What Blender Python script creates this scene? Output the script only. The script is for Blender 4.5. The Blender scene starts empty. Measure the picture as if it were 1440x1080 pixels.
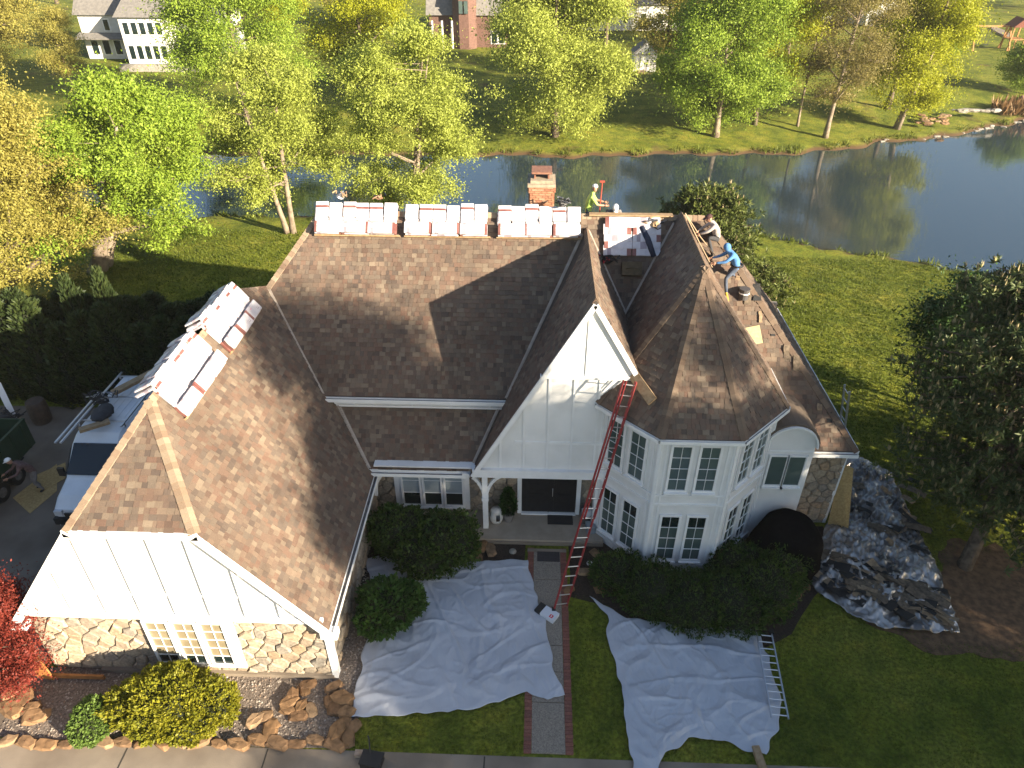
import bpy, math, random
import numpy as np
from mathutils import Vector, Matrix, noise

# ------------------------------------------------------------------ camera, sky, sun, exposure
scene = bpy.context.scene
CAM_H, PITCH, YAW = 17.5, math.radians(34.4), math.radians(2.0)
cam_data = bpy.data.cameras.new('camera'); cam = bpy.data.objects.new('camera', cam_data)
scene.collection.objects.link(cam); scene.camera = cam
cam.location = (0, 0, CAM_H); cam.rotation_euler = (math.pi/2 - PITCH, 0, YAW)
cam_data.sensor_width = 36; cam_data.lens = 25.0; cam_data.clip_end = 3000; cam_data.clip_start = 0.1
SUN_EL, SUN_AZ = math.radians(18.5), math.radians(-34.0)      # azimuth from +X
SUN_DIR = Vector((math.cos(SUN_AZ)*math.cos(SUN_EL), math.sin(SUN_AZ)*math.cos(SUN_EL), math.sin(SUN_EL)))
world = bpy.data.worlds.new('World'); scene.world = world; world.use_nodes = True
wn = world.node_tree; bg = wn.nodes['Background']
sky = wn.nodes.new('ShaderNodeTexSky'); sky.sky_type = 'NISHITA'; sky.sun_disc = False
sky.sun_elevation = SUN_EL
sky.sun_rotation = math.pi/2 - SUN_AZ
sky.air_density = 1.0; sky.dust_density = 1.2; sky.ozone_density = 1.8
wn.links.new(sky.outputs[0], bg.inputs[0]); bg.inputs[1].default_value = 0.060
sun_l = bpy.data.lights.new('sun', 'SUN'); sun_l.energy = 5.0; sun_l.angle = math.radians(0.5); sun_l.color = (1.0, 0.86, 0.66)
sun = bpy.data.objects.new('sun', sun_l); scene.collection.objects.link(sun)
sun.rotation_euler = SUN_DIR.to_track_quat('Z', 'Y').to_euler(); sun.location = (30, -20, 30)
vs = scene.view_settings; vs.view_transform = 'Standard'; vs.look = 'None'; vs.gamma = 1; vs.exposure = 1.95
vs.use_curve_mapping = False

rnd = random.Random(7); R = np.random.RandomState(11)
COL = scene.collection.objects

# pixel of the 1440x1080 photograph -> point on a known plane
_fw = np.array([-math.sin(YAW)*math.cos(PITCH), math.cos(YAW)*math.cos(PITCH), -math.sin(PITCH)])
_rt = np.array([math.cos(YAW), math.sin(YAW), 0.0]); _up = np.cross(_rt, _fw); _C = np.array([0, 0, CAM_H])
def ray(x, y): return _fw + _rt*(x-720)/1000. - _up*(y-540)/1000.
def onz(x, y, z=0.0): r = ray(x, y); return Vector(_C + r*(z-CAM_H)/r[2])
def ony(x, y, Y): r = ray(x, y); return Vector(_C + r*Y/r[1])
def onp(x, y, n, d):
    r = ray(x, y); n = np.array(n, float); return Vector(_C + r*(d-n@_C)/(n@r))

# ------------------------------------------------------------------ material helpers
def M_new(name):
    m = bpy.data.materials.new(name); m.use_nodes = True
    return m, m.node_tree.nodes, m.node_tree.links, m.node_tree.nodes['Principled BSDF']
def lin(c): return (c[0], c[1], c[2], 1.0)
def mat(name, col, rough=0.6, col2=None, scale=5.0, detail=4, bump=0.0, bscale=None, metal=0.0, spec=0.4, ramp=(0.35, 0.65), rand=0.0, dist=0.02):
    """noise mixed two-tone material with optional bump and per-object / per-island value jitter"""
    m, N, L, B = M_new(name)
    B.inputs['Roughness'].default_value = rough; B.inputs['Metallic'].default_value = metal
    B.inputs['Specular IOR Level'].default_value = spec
    tc = N.new('ShaderNodeNewGeometry')
    out = None
    if col2 is not None:
        nz = N.new('ShaderNodeTexNoise'); nz.inputs['Scale'].default_value = scale; nz.inputs['Detail'].default_value = detail
        L.new(tc.outputs['Position'], nz.inputs['Vector'])
        rp = N.new('ShaderNodeValToRGB'); rp.color_ramp.elements[0].position = ramp[0]; rp.color_ramp.elements[1].position = ramp[1]
        rp.color_ramp.elements[0].color = lin(col); rp.color_ramp.elements[1].color = lin(col2)
        L.new(nz.outputs['Fac'], rp.inputs['Fac']); out = rp.outputs['Color']
    else:
        rgb = N.new('ShaderNodeRGB'); rgb.outputs[0].default_value = lin(col); out = rgb.outputs[0]
    if rand > 0:
        oi = N.new('ShaderNodeObjectInfo'); ad = N.new('ShaderNodeMath'); ad.operation = 'ADD'
        L.new(oi.outputs['Random'], ad.inputs[0]); L.new(tc.outputs['Random Per Island'], ad.inputs[1])
        fr = N.new('ShaderNodeMath'); fr.operation = 'FRACT'; L.new(ad.outputs[0], fr.inputs[0])
        mr = N.new('ShaderNodeMapRange'); mr.inputs[3].default_value = 1-rand; mr.inputs[4].default_value = 1+rand
        L.new(fr.outputs[0], mr.inputs[0])
        hs = N.new('ShaderNodeHueSaturation'); L.new(mr.outputs[0], hs.inputs['Value']); L.new(out, hs.inputs['Color']); out = hs.outputs[0]
    L.new(out, B.inputs['Base Color'])
    if bump > 0:
        n2 = N.new('ShaderNodeTexNoise'); n2.inputs['Scale'].default_value = bscale or scale*4; n2.inputs['Detail'].default_value = 5
        L.new(tc.outputs['Position'], n2.inputs['Vector'])
        bp = N.new('ShaderNodeBump'); bp.inputs['Strength'].default_value = bump; bp.inputs['Distance'].default_value = dist
        L.new(n2.outputs['Fac'], bp.inputs['Height']); L.new(bp.outputs[0], B.inputs['Normal'])
    return m
def mat_palette(name, cols, rough=0.85, nscale=60.0, namp=0.35, big=0.0, bump=0.3, sat=1.0):
    """each island / object takes one of several colours; fine grain on top"""
    m, N, L, B = M_new(name); B.inputs['Roughness'].default_value = rough; B.inputs['Specular IOR Level'].default_value = 0.25
    g = N.new('ShaderNodeNewGeometry'); oi = N.new('ShaderNodeObjectInfo')
    ad = N.new('ShaderNodeMath'); ad.operation = 'ADD'; L.new(oi.outputs['Random'], ad.inputs[0]); L.new(g.outputs['Random Per Island'], ad.inputs[1])
    fr = N.new('ShaderNodeMath'); fr.operation = 'FRACT'; L.new(ad.outputs[0], fr.inputs[0])
    rp = N.new('ShaderNodeValToRGB'); cr = rp.color_ramp
    for i, c in enumerate(cols):
        p = i/max(1, len(cols)-1)
        if i == 0: e = cr.elements[0]; e.position = 0
        elif i == len(cols)-1: e = cr.elements[-1]; e.position = 1
        else: e = cr.elements.new(p)
        e.color = lin(c)
    L.new(fr.outputs[0], rp.inputs['Fac'])
    nz = N.new('ShaderNodeTexNoise'); nz.inputs['Scale'].default_value = nscale; nz.inputs['Detail'].default_value = 6
    L.new(g.outputs['Position'], nz.inputs['Vector'])
    mr = N.new('ShaderNodeMapRange'); mr.inputs[1].default_value = 0.3; mr.inputs[2].default_value = 0.7
    mr.inputs[3].default_value = 1-namp; mr.inputs[4].default_value = 1+namp; L.new(nz.outputs['Fac'], mr.inputs[0])
    val = mr.outputs[0]
    if big > 0:
        n3 = N.new('ShaderNodeTexNoise'); n3.inputs['Scale'].default_value = 0.7; n3.inputs['Detail'].default_value = 3
        L.new(g.outputs['Position'], n3.inputs['Vector'])
        m3 = N.new('ShaderNodeMapRange'); m3.inputs[1].default_value = 0.3; m3.inputs[2].default_value = 0.7; m3.inputs[3].default_value = 1-big; m3.inputs[4].default_value = 1+big
        L.new(n3.outputs['Fac'], m3.inputs[0])
        mu = N.new('ShaderNodeMath'); mu.operation = 'MULTIPLY'; L.new(val, mu.inputs[0]); L.new(m3.outputs[0], mu.inputs[1]); val = mu.outputs[0]
    hs = N.new('ShaderNodeHueSaturation'); hs.inputs['Saturation'].default_value = sat
    L.new(val, hs.inputs['Value']); L.new(rp.outputs[0], hs.inputs['Color']); L.new(hs.outputs[0], B.inputs['Base Color'])
    bp = N.new('ShaderNodeBump'); bp.inputs['Strength'].default_value = bump; bp.inputs['Distance'].default_value = 0.01
    L.new(nz.outputs['Fac'], bp.inputs['Height']); L.new(bp.outputs[0], B.inputs['Normal'])
    return m
def leaf_mat(name, cols, trans=0.42, rough=0.55):
    m, N, L, B = M_new(name)
    B.inputs['Roughness'].default_value = rough; B.inputs['Specular IOR Level'].default_value = 0.25
    g = N.new('ShaderNodeNewGeometry'); oi = N.new('ShaderNodeObjectInfo')
    nz = N.new('ShaderNodeTexNoise'); nz.inputs['Scale'].default_value = 0.8; nz.inputs['Detail'].default_value = 2
    L.new(g.outputs['Position'], nz.inputs['Vector'])
    mx = N.new('ShaderNodeMath'); mx.operation = 'MULTIPLY_ADD'; mx.inputs[1].default_value = 0.5
    L.new(g.outputs['Random Per Island'], mx.inputs[0])
    mh = N.new('ShaderNodeMath'); mh.operation = 'MULTIPLY'; mh.inputs[1].default_value = 0.5; L.new(nz.outputs['Fac'], mh.inputs[0])
    L.new(mh.outputs[0], mx.inputs[2])
    rp = N.new('ShaderNodeValToRGB'); cr = rp.color_ramp
    cr.elements[0].position = 0.15; cr.elements[1].position = 0.85
    cr.elements[0].color = lin(cols[0]); cr.elements[1].color = lin(cols[-1])
    for i, c in enumerate(cols[1:-1]): e = cr.elements.new(0.15+0.7*(i+1)/(len(cols)-1)); e.color = lin(c)
    L.new(mx.outputs[0], rp.inputs['Fac']); L.new(rp.outputs[0], B.inputs['Base Color'])
    if trans > 0:
        t = N.new('ShaderNodeBsdfTranslucent'); ms = N.new('ShaderNodeMixShader'); ms.inputs[0].default_value = trans
        L.new(rp.outputs[0], t.inputs[0]); L.new(B.outputs[0], ms.inputs[1]); L.new(t.outputs[0], ms.inputs[2])
        L.new(ms.outputs[0], N['Material Output'].inputs['Surface'])
    return m

# ------------------------------------------------------------------ mesh helpers
class MB:
    def __init__(s): s.v = []; s.f = []; s.m = []
    def add(s, vs_, fs, mi=0):
        b = len(s.v); s.v += [tuple(p) for p in vs_]; s.f += [tuple(b+i for i in f) for f in fs]; s.m += [mi]*len(fs); return s
    def box(s, c, d, rot=None, mi=0):
        x, y, z = d[0]/2, d[1]/2, d[2]/2
        P = [Vector(p) for p in ((-x,-y,-z),(x,-y,-z),(x,y,-z),(-x,y,-z),(-x,-y,z),(x,-y,z),(x,y,z),(-x,y,z))]
        if rot is not None: P = [rot @ p for p in P]
        c = Vector(c)
        return s.add([p+c for p in P], [(0,3,2,1),(4,5,6,7),(0,1,5,4),(1,2,6,5),(2,3,7,6),(3,0,4,7)], mi)
    def bar(s, a, b, w, h, up=(0,0,1), mi=0):
        a = Vector(a); b = Vector(b); d = (b-a); l = d.length; d.normalize(); up = Vector(up)
        x = d.cross(up)
        if x.length < 1e-4: x = d.cross(Vector((0,1,0)))
        x.normalize(); z = x.cross(d)
        rot = Matrix((x, d, z)).transposed()
        return s.box((a+b)/2, (w, l, h), rot, mi)
    def prism(s, poly, vec, mi=0):
        n = len(poly); vec = Vector(vec); A = [Vector(p) for p in poly]; Bv = [p+vec for p in A]
        nrm = Vector((0,0,0))
        for i in range(n): nrm += A[i].cross(A[(i+1) % n])
        fl = nrm.dot(vec) > 0
        fs = [tuple(range(n))[::-1], tuple(range(n, 2*n))] if fl else [tuple(range(n)), tuple(range(n, 2*n))[::-1]]
        for i in range(n):
            j = (i+1) % n; q = (i, j, n+j, n+i); fs.append(q if fl else q[::-1])
        return s.add(A+Bv, fs, mi)
    def tube(s, pts, rad, n=8, mi=0, cap=True):
        pts = [Vector(p) for p in pts]; rad = rad if hasattr(rad, '__len__') else [rad]*len(pts)
        V = []; prev = None
        for i, p in enumerate(pts):
            d = (pts[min(i+1, len(pts)-1)] - pts[max(i-1, 0)])
            if d.length < 1e-6: d = Vector((0,0,1))
            d.normalize()
            x = (prev - d*prev.dot(d)) if prev is not None else d.orthogonal()
            if x.length < 1e-4: x = d.orthogonal()
            x.normalize(); prev = x; y = d.cross(x)
            V += [p + (x*math.cos(2*math.pi*k/n) + y*math.sin(2*math.pi*k/n))*rad[i] for k in range(n)]
        fs = []
        for i in range(len(pts)-1):
            for k in range(n): fs.append((i*n+k, i*n+(k+1) % n, (i+1)*n+(k+1) % n, (i+1)*n+k))
        if cap: fs.append(tuple(range(n))[::-1]); fs.append(tuple((len(pts)-1)*n+k for k in range(n)))
        return s.add(V, fs, mi)
    def loft(s, rings, mi=0, cap=True):
        n = len(rings[0]); V = [p for r in rings for p in r]; fs = []
        for i in range(len(rings)-1):
            for k in range(n): fs.append((i*n+k, i*n+(k+1) % n, (i+1)*n+(k+1) % n, (i+1)*n+k))
        if cap: fs.append(tuple(range(n))[::-1]); fs.append(tuple((len(rings)-1)*n+k for k in range(n)))
        return s.add(V, fs, mi)
    def ellipsoid(s, c, r, nu=12, nv=8, jit=0.0, mi=0, rot=None):
        V = []; c = Vector(c)
        for j in range(nv+1):
            th = math.pi*j/nv
            for i in range(nu):
                ph = 2*math.pi*i/nu; p = Vector((math.sin(th)*math.cos(ph), math.sin(th)*math.sin(ph), math.cos(th)))
                k = 1 + (jit*noise.noise(p*2.3+c) if jit else 0)
                p = Vector((p.x*r[0], p.y*r[1], p.z*r[2]))*k
                if rot is not None: p = rot @ p
                V.append(p+c)
        fs = []
        for j in range(nv):
            for i in range(nu): fs.append((j*nu+i, (j+1)*nu+i, (j+1)*nu+(i+1) % nu, j*nu+(i+1) % nu))
        return s.add(V, fs, mi)

WORLD = {}                                                   # world offset of every parent made here
def link(o, parent=None, loc=(0, 0, 0)):
    COL.link(o)
    if parent is not None:
        o.parent = parent; o.location = Vector(loc) - WORLD[parent.name]
    else: o.location = loc
    WORLD[o.name] = Vector(loc)
    return o
def tag(o, label=None, cat=None, group=None, kind=None):
    if label: o['label'] = label
    if cat: o['category'] = cat
    if group: o['group'] = group
    if kind: o['kind'] = kind
    return o
def empty(name, loc, label=None, cat=None, group=None):
    o = bpy.data.objects.new(name, None); o.empty_display_size = 0.3
    link(o, None, loc); return tag(o, label, cat, group)
def mesh_from(name, mb, mats, smooth=False):
    me = bpy.data.meshes.new(name); me.from_pydata(mb.v, [], mb.f)
    for m in (mats if isinstance(mats, (list, tuple)) else [mats]): me.materials.append(m)
    if any(mb.m): me.polygons.foreach_set('material_index', mb.m)
    if smooth: me.polygons.foreach_set('use_smooth', [True]*len(me.polygons))
    me.update(); return me
def part(name, mb, mats, parent=None, smooth=False, kind=None):
    o = bpy.data.objects.new(name, mesh_from(name, mb, mats, smooth)); link(o, parent)
    if kind: o['kind'] = kind
    return o
def thing(name, mb, mats, label, cat, group=None, smooth=False, base=None):
    """a one-mesh top-level thing; vertices given in world space, origin moved to its base"""
    A = np.array(mb.v)
    b = Vector(base) if base is not None else Vector(((A[:,0].min()+A[:,0].max())/2, (A[:,1].min()+A[:,1].max())/2, A[:,2].min()))
    mb.v = [tuple(p) for p in (A - np.array(b))]
    o = bpy.data.objects.new(name, mesh_from(name, mb, mats, smooth)); link(o, None, b); return tag(o, label, cat, group)
def mesh_np(name, V, F, m, smooth=False):
    me = bpy.data.meshes.new(name); n = len(F); k = F.shape[1]
    me.vertices.add(len(V)); me.vertices.foreach_set('co', np.ascontiguousarray(V, dtype=np.float32).ravel())
    me.loops.add(n*k); me.loops.foreach_set('vertex_index', np.ascontiguousarray(F, dtype=np.int32).ravel())
    me.polygons.add(n); me.polygons.foreach_set('loop_start', np.arange(0, n*k, k, dtype=np.int32))
    try: me.polygons.foreach_set('loop_total', np.full(n, k, dtype=np.int32))
    except Exception: pass
    if smooth: me.polygons.foreach_set('use_smooth', np.ones(n, dtype=bool))
    me.update(calc_edges=True); me.validate(); me.materials.append(m); return me
def copy_tree(o, parent=None, loc=None):
    c = o.copy(); COL.link(c)
    if parent is not None: c.parent = parent
    if loc is not None: c.location = loc
    for ch in list(o.children): copy_tree(ch, c)
    return c

# ------------------------------------------------------------------ materials
WHITE = mat('white_paint', (0.78, 0.775, 0.76), 0.5, (0.66, 0.655, 0.635), 1.1, 8, bump=0.12, bscale=26, ramp=(0.40, 0.75))
TRIM = mat('white_trim', (0.82, 0.82, 0.81), 0.45, (0.76, 0.76, 0.75), 3.0)
SHINGLE = mat_palette('asphalt_shingle', [(0.098,0.066,0.051),(0.142,0.106,0.080),(0.084,0.064,0.053),(0.160,0.124,0.093),(0.128,0.080,0.060),(0.188,0.148,0.110),(0.106,0.083,0.067),(0.140,0.093,0.070),(0.124,0.098,0.076)], nscale=90, namp=0.3, big=0.16, sat=1.05)
CAP = mat_palette('ridge_cap_shingle', [(0.25,0.19,0.135),(0.20,0.145,0.10),(0.28,0.22,0.155),(0.185,0.125,0.085)], nscale=90, namp=0.25)
CAPD = mat_palette('dark_cap_shingle', [(0.150,0.108,0.076),(0.115,0.080,0.058),(0.175,0.128,0.09),(0.13,0.085,0.058)], nscale=90, namp=0.25)
DECK = mat('roof_deck', (0.05, 0.04, 0.033), 0.9, (0.08, 0.06, 0.05), 8)
FLASH = mat('valley_metal', (0.33, 0.27, 0.22), 0.5, (0.42, 0.36, 0.30), 4, metal=0.1)
GUTIN = mat('gutter_inside', (0.08, 0.075, 0.07), 0.7, (0.15, 0.14, 0.13), 6)
STONE = mat_palette('field_stone', [(0.36,0.29,0.21),(0.28,0.235,0.18),(0.42,0.35,0.26),(0.31,0.22,0.14),(0.24,0.215,0.18),(0.39,0.31,0.22)], nscale=14, namp=0.3, bump=0.6)
MORTAR = mat('mortar', (0.20, 0.175, 0.145), 0.95, (0.27, 0.24, 0.20), 12, bump=0.4)
GLASS = mat('window_glass', (0.012, 0.022, 0.022), 0.06, spec=0.8)
GLASST = mat('window_glass_teal', (0.085, 0.120, 0.112), 0.08, (0.055, 0.085, 0.082), 1.2, spec=0.7)
BLIND = mat('window_blind', (0.27, 0.225, 0.145), 0.35, (0.22, 0.18, 0.11), 3, spec=0.5)
SHADE_BLIND = mat('roller_blind', (0.33, 0.38, 0.40), 0.3, (0.27, 0.32, 0.34), 2, spec=0.5)
BLACKDOOR = mat('black_door_paint', (0.012, 0.012, 0.014), 0.35, (0.02, 0.02, 0.022), 6)
BLACK = mat('black_plastic', (0.015, 0.015, 0.016), 0.5)
CONC = mat('concrete', (0.18, 0.145, 0.110), 0.9, (0.26, 0.215, 0.165), 0.9, 8, bump=0.25, bscale=45)
AGG = mat('exposed_aggregate', (0.17, 0.145, 0.115), 0.9, (0.30, 0.26, 0.21), 40, 3, bump=0.5, bscale=70)
PORCHF = mat('porch_concrete', (0.30, 0.25, 0.19), 0.8, (0.36, 0.30, 0.23), 3, bump=0.15, bscale=50)
BRICK = mat_palette('paver_brick', [(0.19,0.075,0.055),(0.24,0.10,0.07),(0.16,0.07,0.055),(0.21,0.085,0.06)], nscale=30, namp=0.25)
CHIM = mat_palette('chimney_brick', [(0.30,0.135,0.075),(0.36,0.19,0.11),(0.26,0.11,0.065),(0.40,0.25,0.16)], nscale=30, namp=0.25)
MULCH = mat('mulch', (0.022, 0.016, 0.012), 0.95, (0.05, 0.034, 0.024), 18, 6, bump=0.9, bscale=30, dist=0.05)
GRAVEL = mat('gravel_bed', (0.10, 0.08, 0.065), 0.95, (0.22, 0.18, 0.15), 22, 4, bump=0.8, bscale=30, dist=0.03)
PEBBLE = mat_palette('pebble', [(0.30,0.25,0.20),(0.18,0.14,0.11),(0.42,0.38,0.33),(0.24,0.16,0.11),(0.33,0.29,0.25)], nscale=20, namp=0.2)
STRAW = mat('pine_straw', (0.085, 0.05, 0.028), 0.95, (0.18, 0.105, 0.055), 5, 8, bump=0.8, bscale=25, dist=0.04)
ROCK = mat_palette('rust_sandstone', [(0.194,0.112,0.054),(0.238,0.144,0.076),(0.158,0.090,0.047),(0.259,0.173,0.101)], nscale=6, namp=0.35, bump=0.7)
LIME = mat_palette('pale_limestone', [(0.252,0.228,0.186),(0.300,0.276,0.240)], nscale=5, namp=0.25, bump=0.5)
TARP = mat('white_tarp', (0.46, 0.48, 0.52), 0.38, (0.40, 0.42, 0.46), 1.1, spec=0.5)
SILVER = mat('silver_black_tarp', (0.10, 0.092, 0.088), 0.22, (0.46, 0.43, 0.40), 0.8, 5, spec=0.9, ramp=(0.38, 0.60), metal=0.45)
BLACKTARP = mat('black_netting', (0.004, 0.004, 0.005), 0.8, (0.008, 0.008, 0.008), 5, bump=0.3, spec=0.0)
ALU = mat('aluminium', (0.55, 0.56, 0.58), 0.35, metal=0.85)
REDFG = mat('red_fibreglass', (0.30, 0.035, 0.035), 0.45, (0.24, 0.03, 0.03), 6)
WOOD = mat('raw_timber', (0.36, 0.25, 0.14), 0.75, (0.26, 0.17, 0.09), 9, bump=0.2)
OSB = mat('osb_sheet', (0.46, 0.32, 0.13), 0.75, (0.34, 0.22, 0.09), 16, 4, bump=0.15)
CEDAR = mat('orange_cedar', (0.38, 0.17, 0.05), 0.6, (0.28, 0.115, 0.035), 7, bump=0.15)
WRAP = mat('bundle_wrapper', (0.53, 0.505, 0.52), 0.4, (0.44, 0.41, 0.425), 7, 4, spec=0.5, ramp=(0.45, 0.75), rand=0.05)
WRAPB = mat('wrapper_brown_print', (0.16, 0.060, 0.052), 0.4, (0.22, 0.10, 0.085), 5)
WRAPP = mat('wrapper_pink_print', (0.55, 0.30, 0.36), 0.4)
WRAPD = mat('wrapper_grey_print', (0.33, 0.28, 0.31), 0.4, (0.26, 0.22, 0.245), 8)
BARK = mat('bark', (0.085, 0.062, 0.045), 0.95, (0.17, 0.13, 0.095), 6, 6, bump=0.8, bscale=14, dist=0.05)
BARKP = mat('pale_bark', (0.27, 0.22, 0.16), 0.9, (0.16, 0.12, 0.085), 3, 6, bump=0.6, bscale=14, dist=0.04)
L_GREEN = leaf_mat('leaf_fresh_green', [(0.123,0.195,0.019),(0.233,0.331,0.034),(0.351,0.441,0.065)])
L_LIME = leaf_mat('leaf_lime', [(0.202,0.240,0.037),(0.322,0.373,0.063),(0.442,0.493,0.108)])
L_YEL = leaf_mat('leaf_yellow_green', [(0.214,0.227,0.013),(0.324,0.350,0.015),(0.441,0.441,0.028)])
L_OCH = leaf_mat('leaf_ochre', [(0.205,0.180,0.032),(0.320,0.285,0.060),(0.43,0.39,0.105)])
L_OLIVE = leaf_mat('leaf_olive_bud', [(0.150,0.126,0.038),(0.228,0.198,0.060),(0.312,0.258,0.084)])
L_DARK = leaf_mat('leaf_dark', [(0.018,0.042,0.011),(0.039,0.083,0.018),(0.063,0.120,0.027)], 0.15)
L_YEW = leaf_mat('leaf_yew', [(0.018,0.036,0.008),(0.042,0.078,0.013),(0.085,0.125,0.020)], 0.15)
L_HEDGE = leaf_mat('leaf_arborvitae', [(0.018,0.030,0.010),(0.034,0.052,0.015),(0.060,0.078,0.022)], 0.15)
L_JUN = leaf_mat('leaf_golden_juniper', [(0.10,0.115,0.010),(0.19,0.19,0.014),(0.29,0.265,0.022)], 0.25)
L_BOX = leaf_mat('leaf_boxwood', [(0.055,0.095,0.018),(0.095,0.155,0.028),(0.14,0.20,0.045)], 0.2)
L_JAP = leaf_mat('leaf_red_maple', [(0.11,0.014,0.010),(0.19,0.030,0.020),(0.26,0.055,0.035)], 0.35)
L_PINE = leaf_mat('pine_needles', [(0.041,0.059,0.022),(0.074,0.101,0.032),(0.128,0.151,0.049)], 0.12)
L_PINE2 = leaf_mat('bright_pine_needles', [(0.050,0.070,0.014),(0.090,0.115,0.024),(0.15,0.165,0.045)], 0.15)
L_CANDLE = leaf_mat('pine_candles', [(0.26,0.20,0.10),(0.36,0.29,0.16),(0.28,0.28,0.12)], 0.15)
L_REED = leaf_mat('dry_reeds', [(0.17,0.085,0.035),(0.24,0.14,0.06),(0.30,0.20,0.09)], 0.25)
GRASSB = leaf_mat('grass_blade', [(0.055,0.078,0.009),(0.105,0.135,0.014),(0.17,0.19,0.028)], 0.35)
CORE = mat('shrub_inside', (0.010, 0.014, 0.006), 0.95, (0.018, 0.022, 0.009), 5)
SKIN = mat('skin', (0.36, 0.20, 0.13), 0.55, (0.32, 0.17, 0.11), 20)

# ------------------------------------------------------------------ terrain, water, paving
POND = np.array([(-90,58),(-60,60.5),(-17,62.3),(-3.4,62.6),(4,62.2),(9,63.2),(21.5,63.7),(27,65.2),(32.4,68),(38,69.6),(44,73.1),(49,76),(60,79),(90,82),(140,80),(140,34),(80,35.5),(45,37.2),(29,39.6),(23.4,41),(19.8,43),(15.4,45),(0,47),(-12,48),(-20,47.5),(-35,46),(-60,44),(-90,42)], float)
def pond_sd(X, Y):
    """signed distance to the shore, negative over water"""
    P = POND; Q = np.roll(P, -1, axis=0); d = np.full(X.shape, 1e9); ins = np.zeros(X.shape, bool)
    for (ax, ay), (bx, by) in zip(P, Q):
        ex, ey = bx-ax, by-ay; t = np.clip(((X-ax)*ex+(Y-ay)*ey)/(ex*ex+ey*ey), 0, 1)
        d = np.minimum(d, np.hypot(X-ax-t*ex, Y-ay-t*ey))
        c = ((ay > Y) != (by > Y)) & (X < (bx-ax)*(Y-ay)/((by-ay) if by != ay else 1e-9)+ax); ins ^= c
    return np.where(ins, -d, d)
WATER_Z = -1.15
def ground_h(X, Y):
    X = np.asarray(X, float); Y = np.asarray(Y, float); sd = pond_sd(X, Y) + 0.35*np.sin(X*0.9+Y*0.3) + 0.25*np.sin(X*2.3-Y)
    near = np.where(Y < 55, 1.0, 0.0)
    up = np.clip((sd-0.4)/np.where(near > 0, 15.0, 12.0), 0, 1); up = up*up*(3-2*up)
    bank = np.clip(sd/0.5, 0, 1)*0.28
    h = np.where(sd > 0, WATER_Z + bank + (-WATER_Z-0.28)*up, WATER_Z + np.maximum(sd*0.35, -1.6))
    und = 0.12*np.sin(X*0.11+1.3)*np.cos(Y*0.09) * np.clip((sd-3)/10, 0, 1) * np.clip((np.hypot(X, Y-17)-24)/10, 0, 1)
    far = np.clip((Y-80)/120, 0, 1)*1.2
    return h + und + far*np.clip(sd/20, 0, 1)
def gh(x, y): return float(ground_h(np.array([x]), np.array([y]))[0])
def axis(bands):
    out = [bands[0][0]]
    for a, b, st in bands:
        n = max(1, int(round((b-a)/st))); out += list(a+(b-a)*np.arange(1, n+1)/n)
    return np.array(out)
gx = axis([(-900,-200,50),(-200,-64,6),(-64,76,0.8),(76,200,5),(200,900,50)])
gy = axis([(-200,-20,20),(-20,34,1.5),(34,84,0.7),(84,200,4),(200,1500,60)])
GX, GY = np.meshgrid(gx, gy); GZ = ground_h(GX.ravel(), GY.ravel())
V = np.stack([GX.ravel(), GY.ravel(), GZ], 1); nx = len(gx); ny = len(gy)
ii = (np.arange(ny-1)[:, None]*nx + np.arange(nx-1)[None, :]).ravel()
F = np.stack([ii, ii+1, ii+1+nx, ii+nx], 1)
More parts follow.
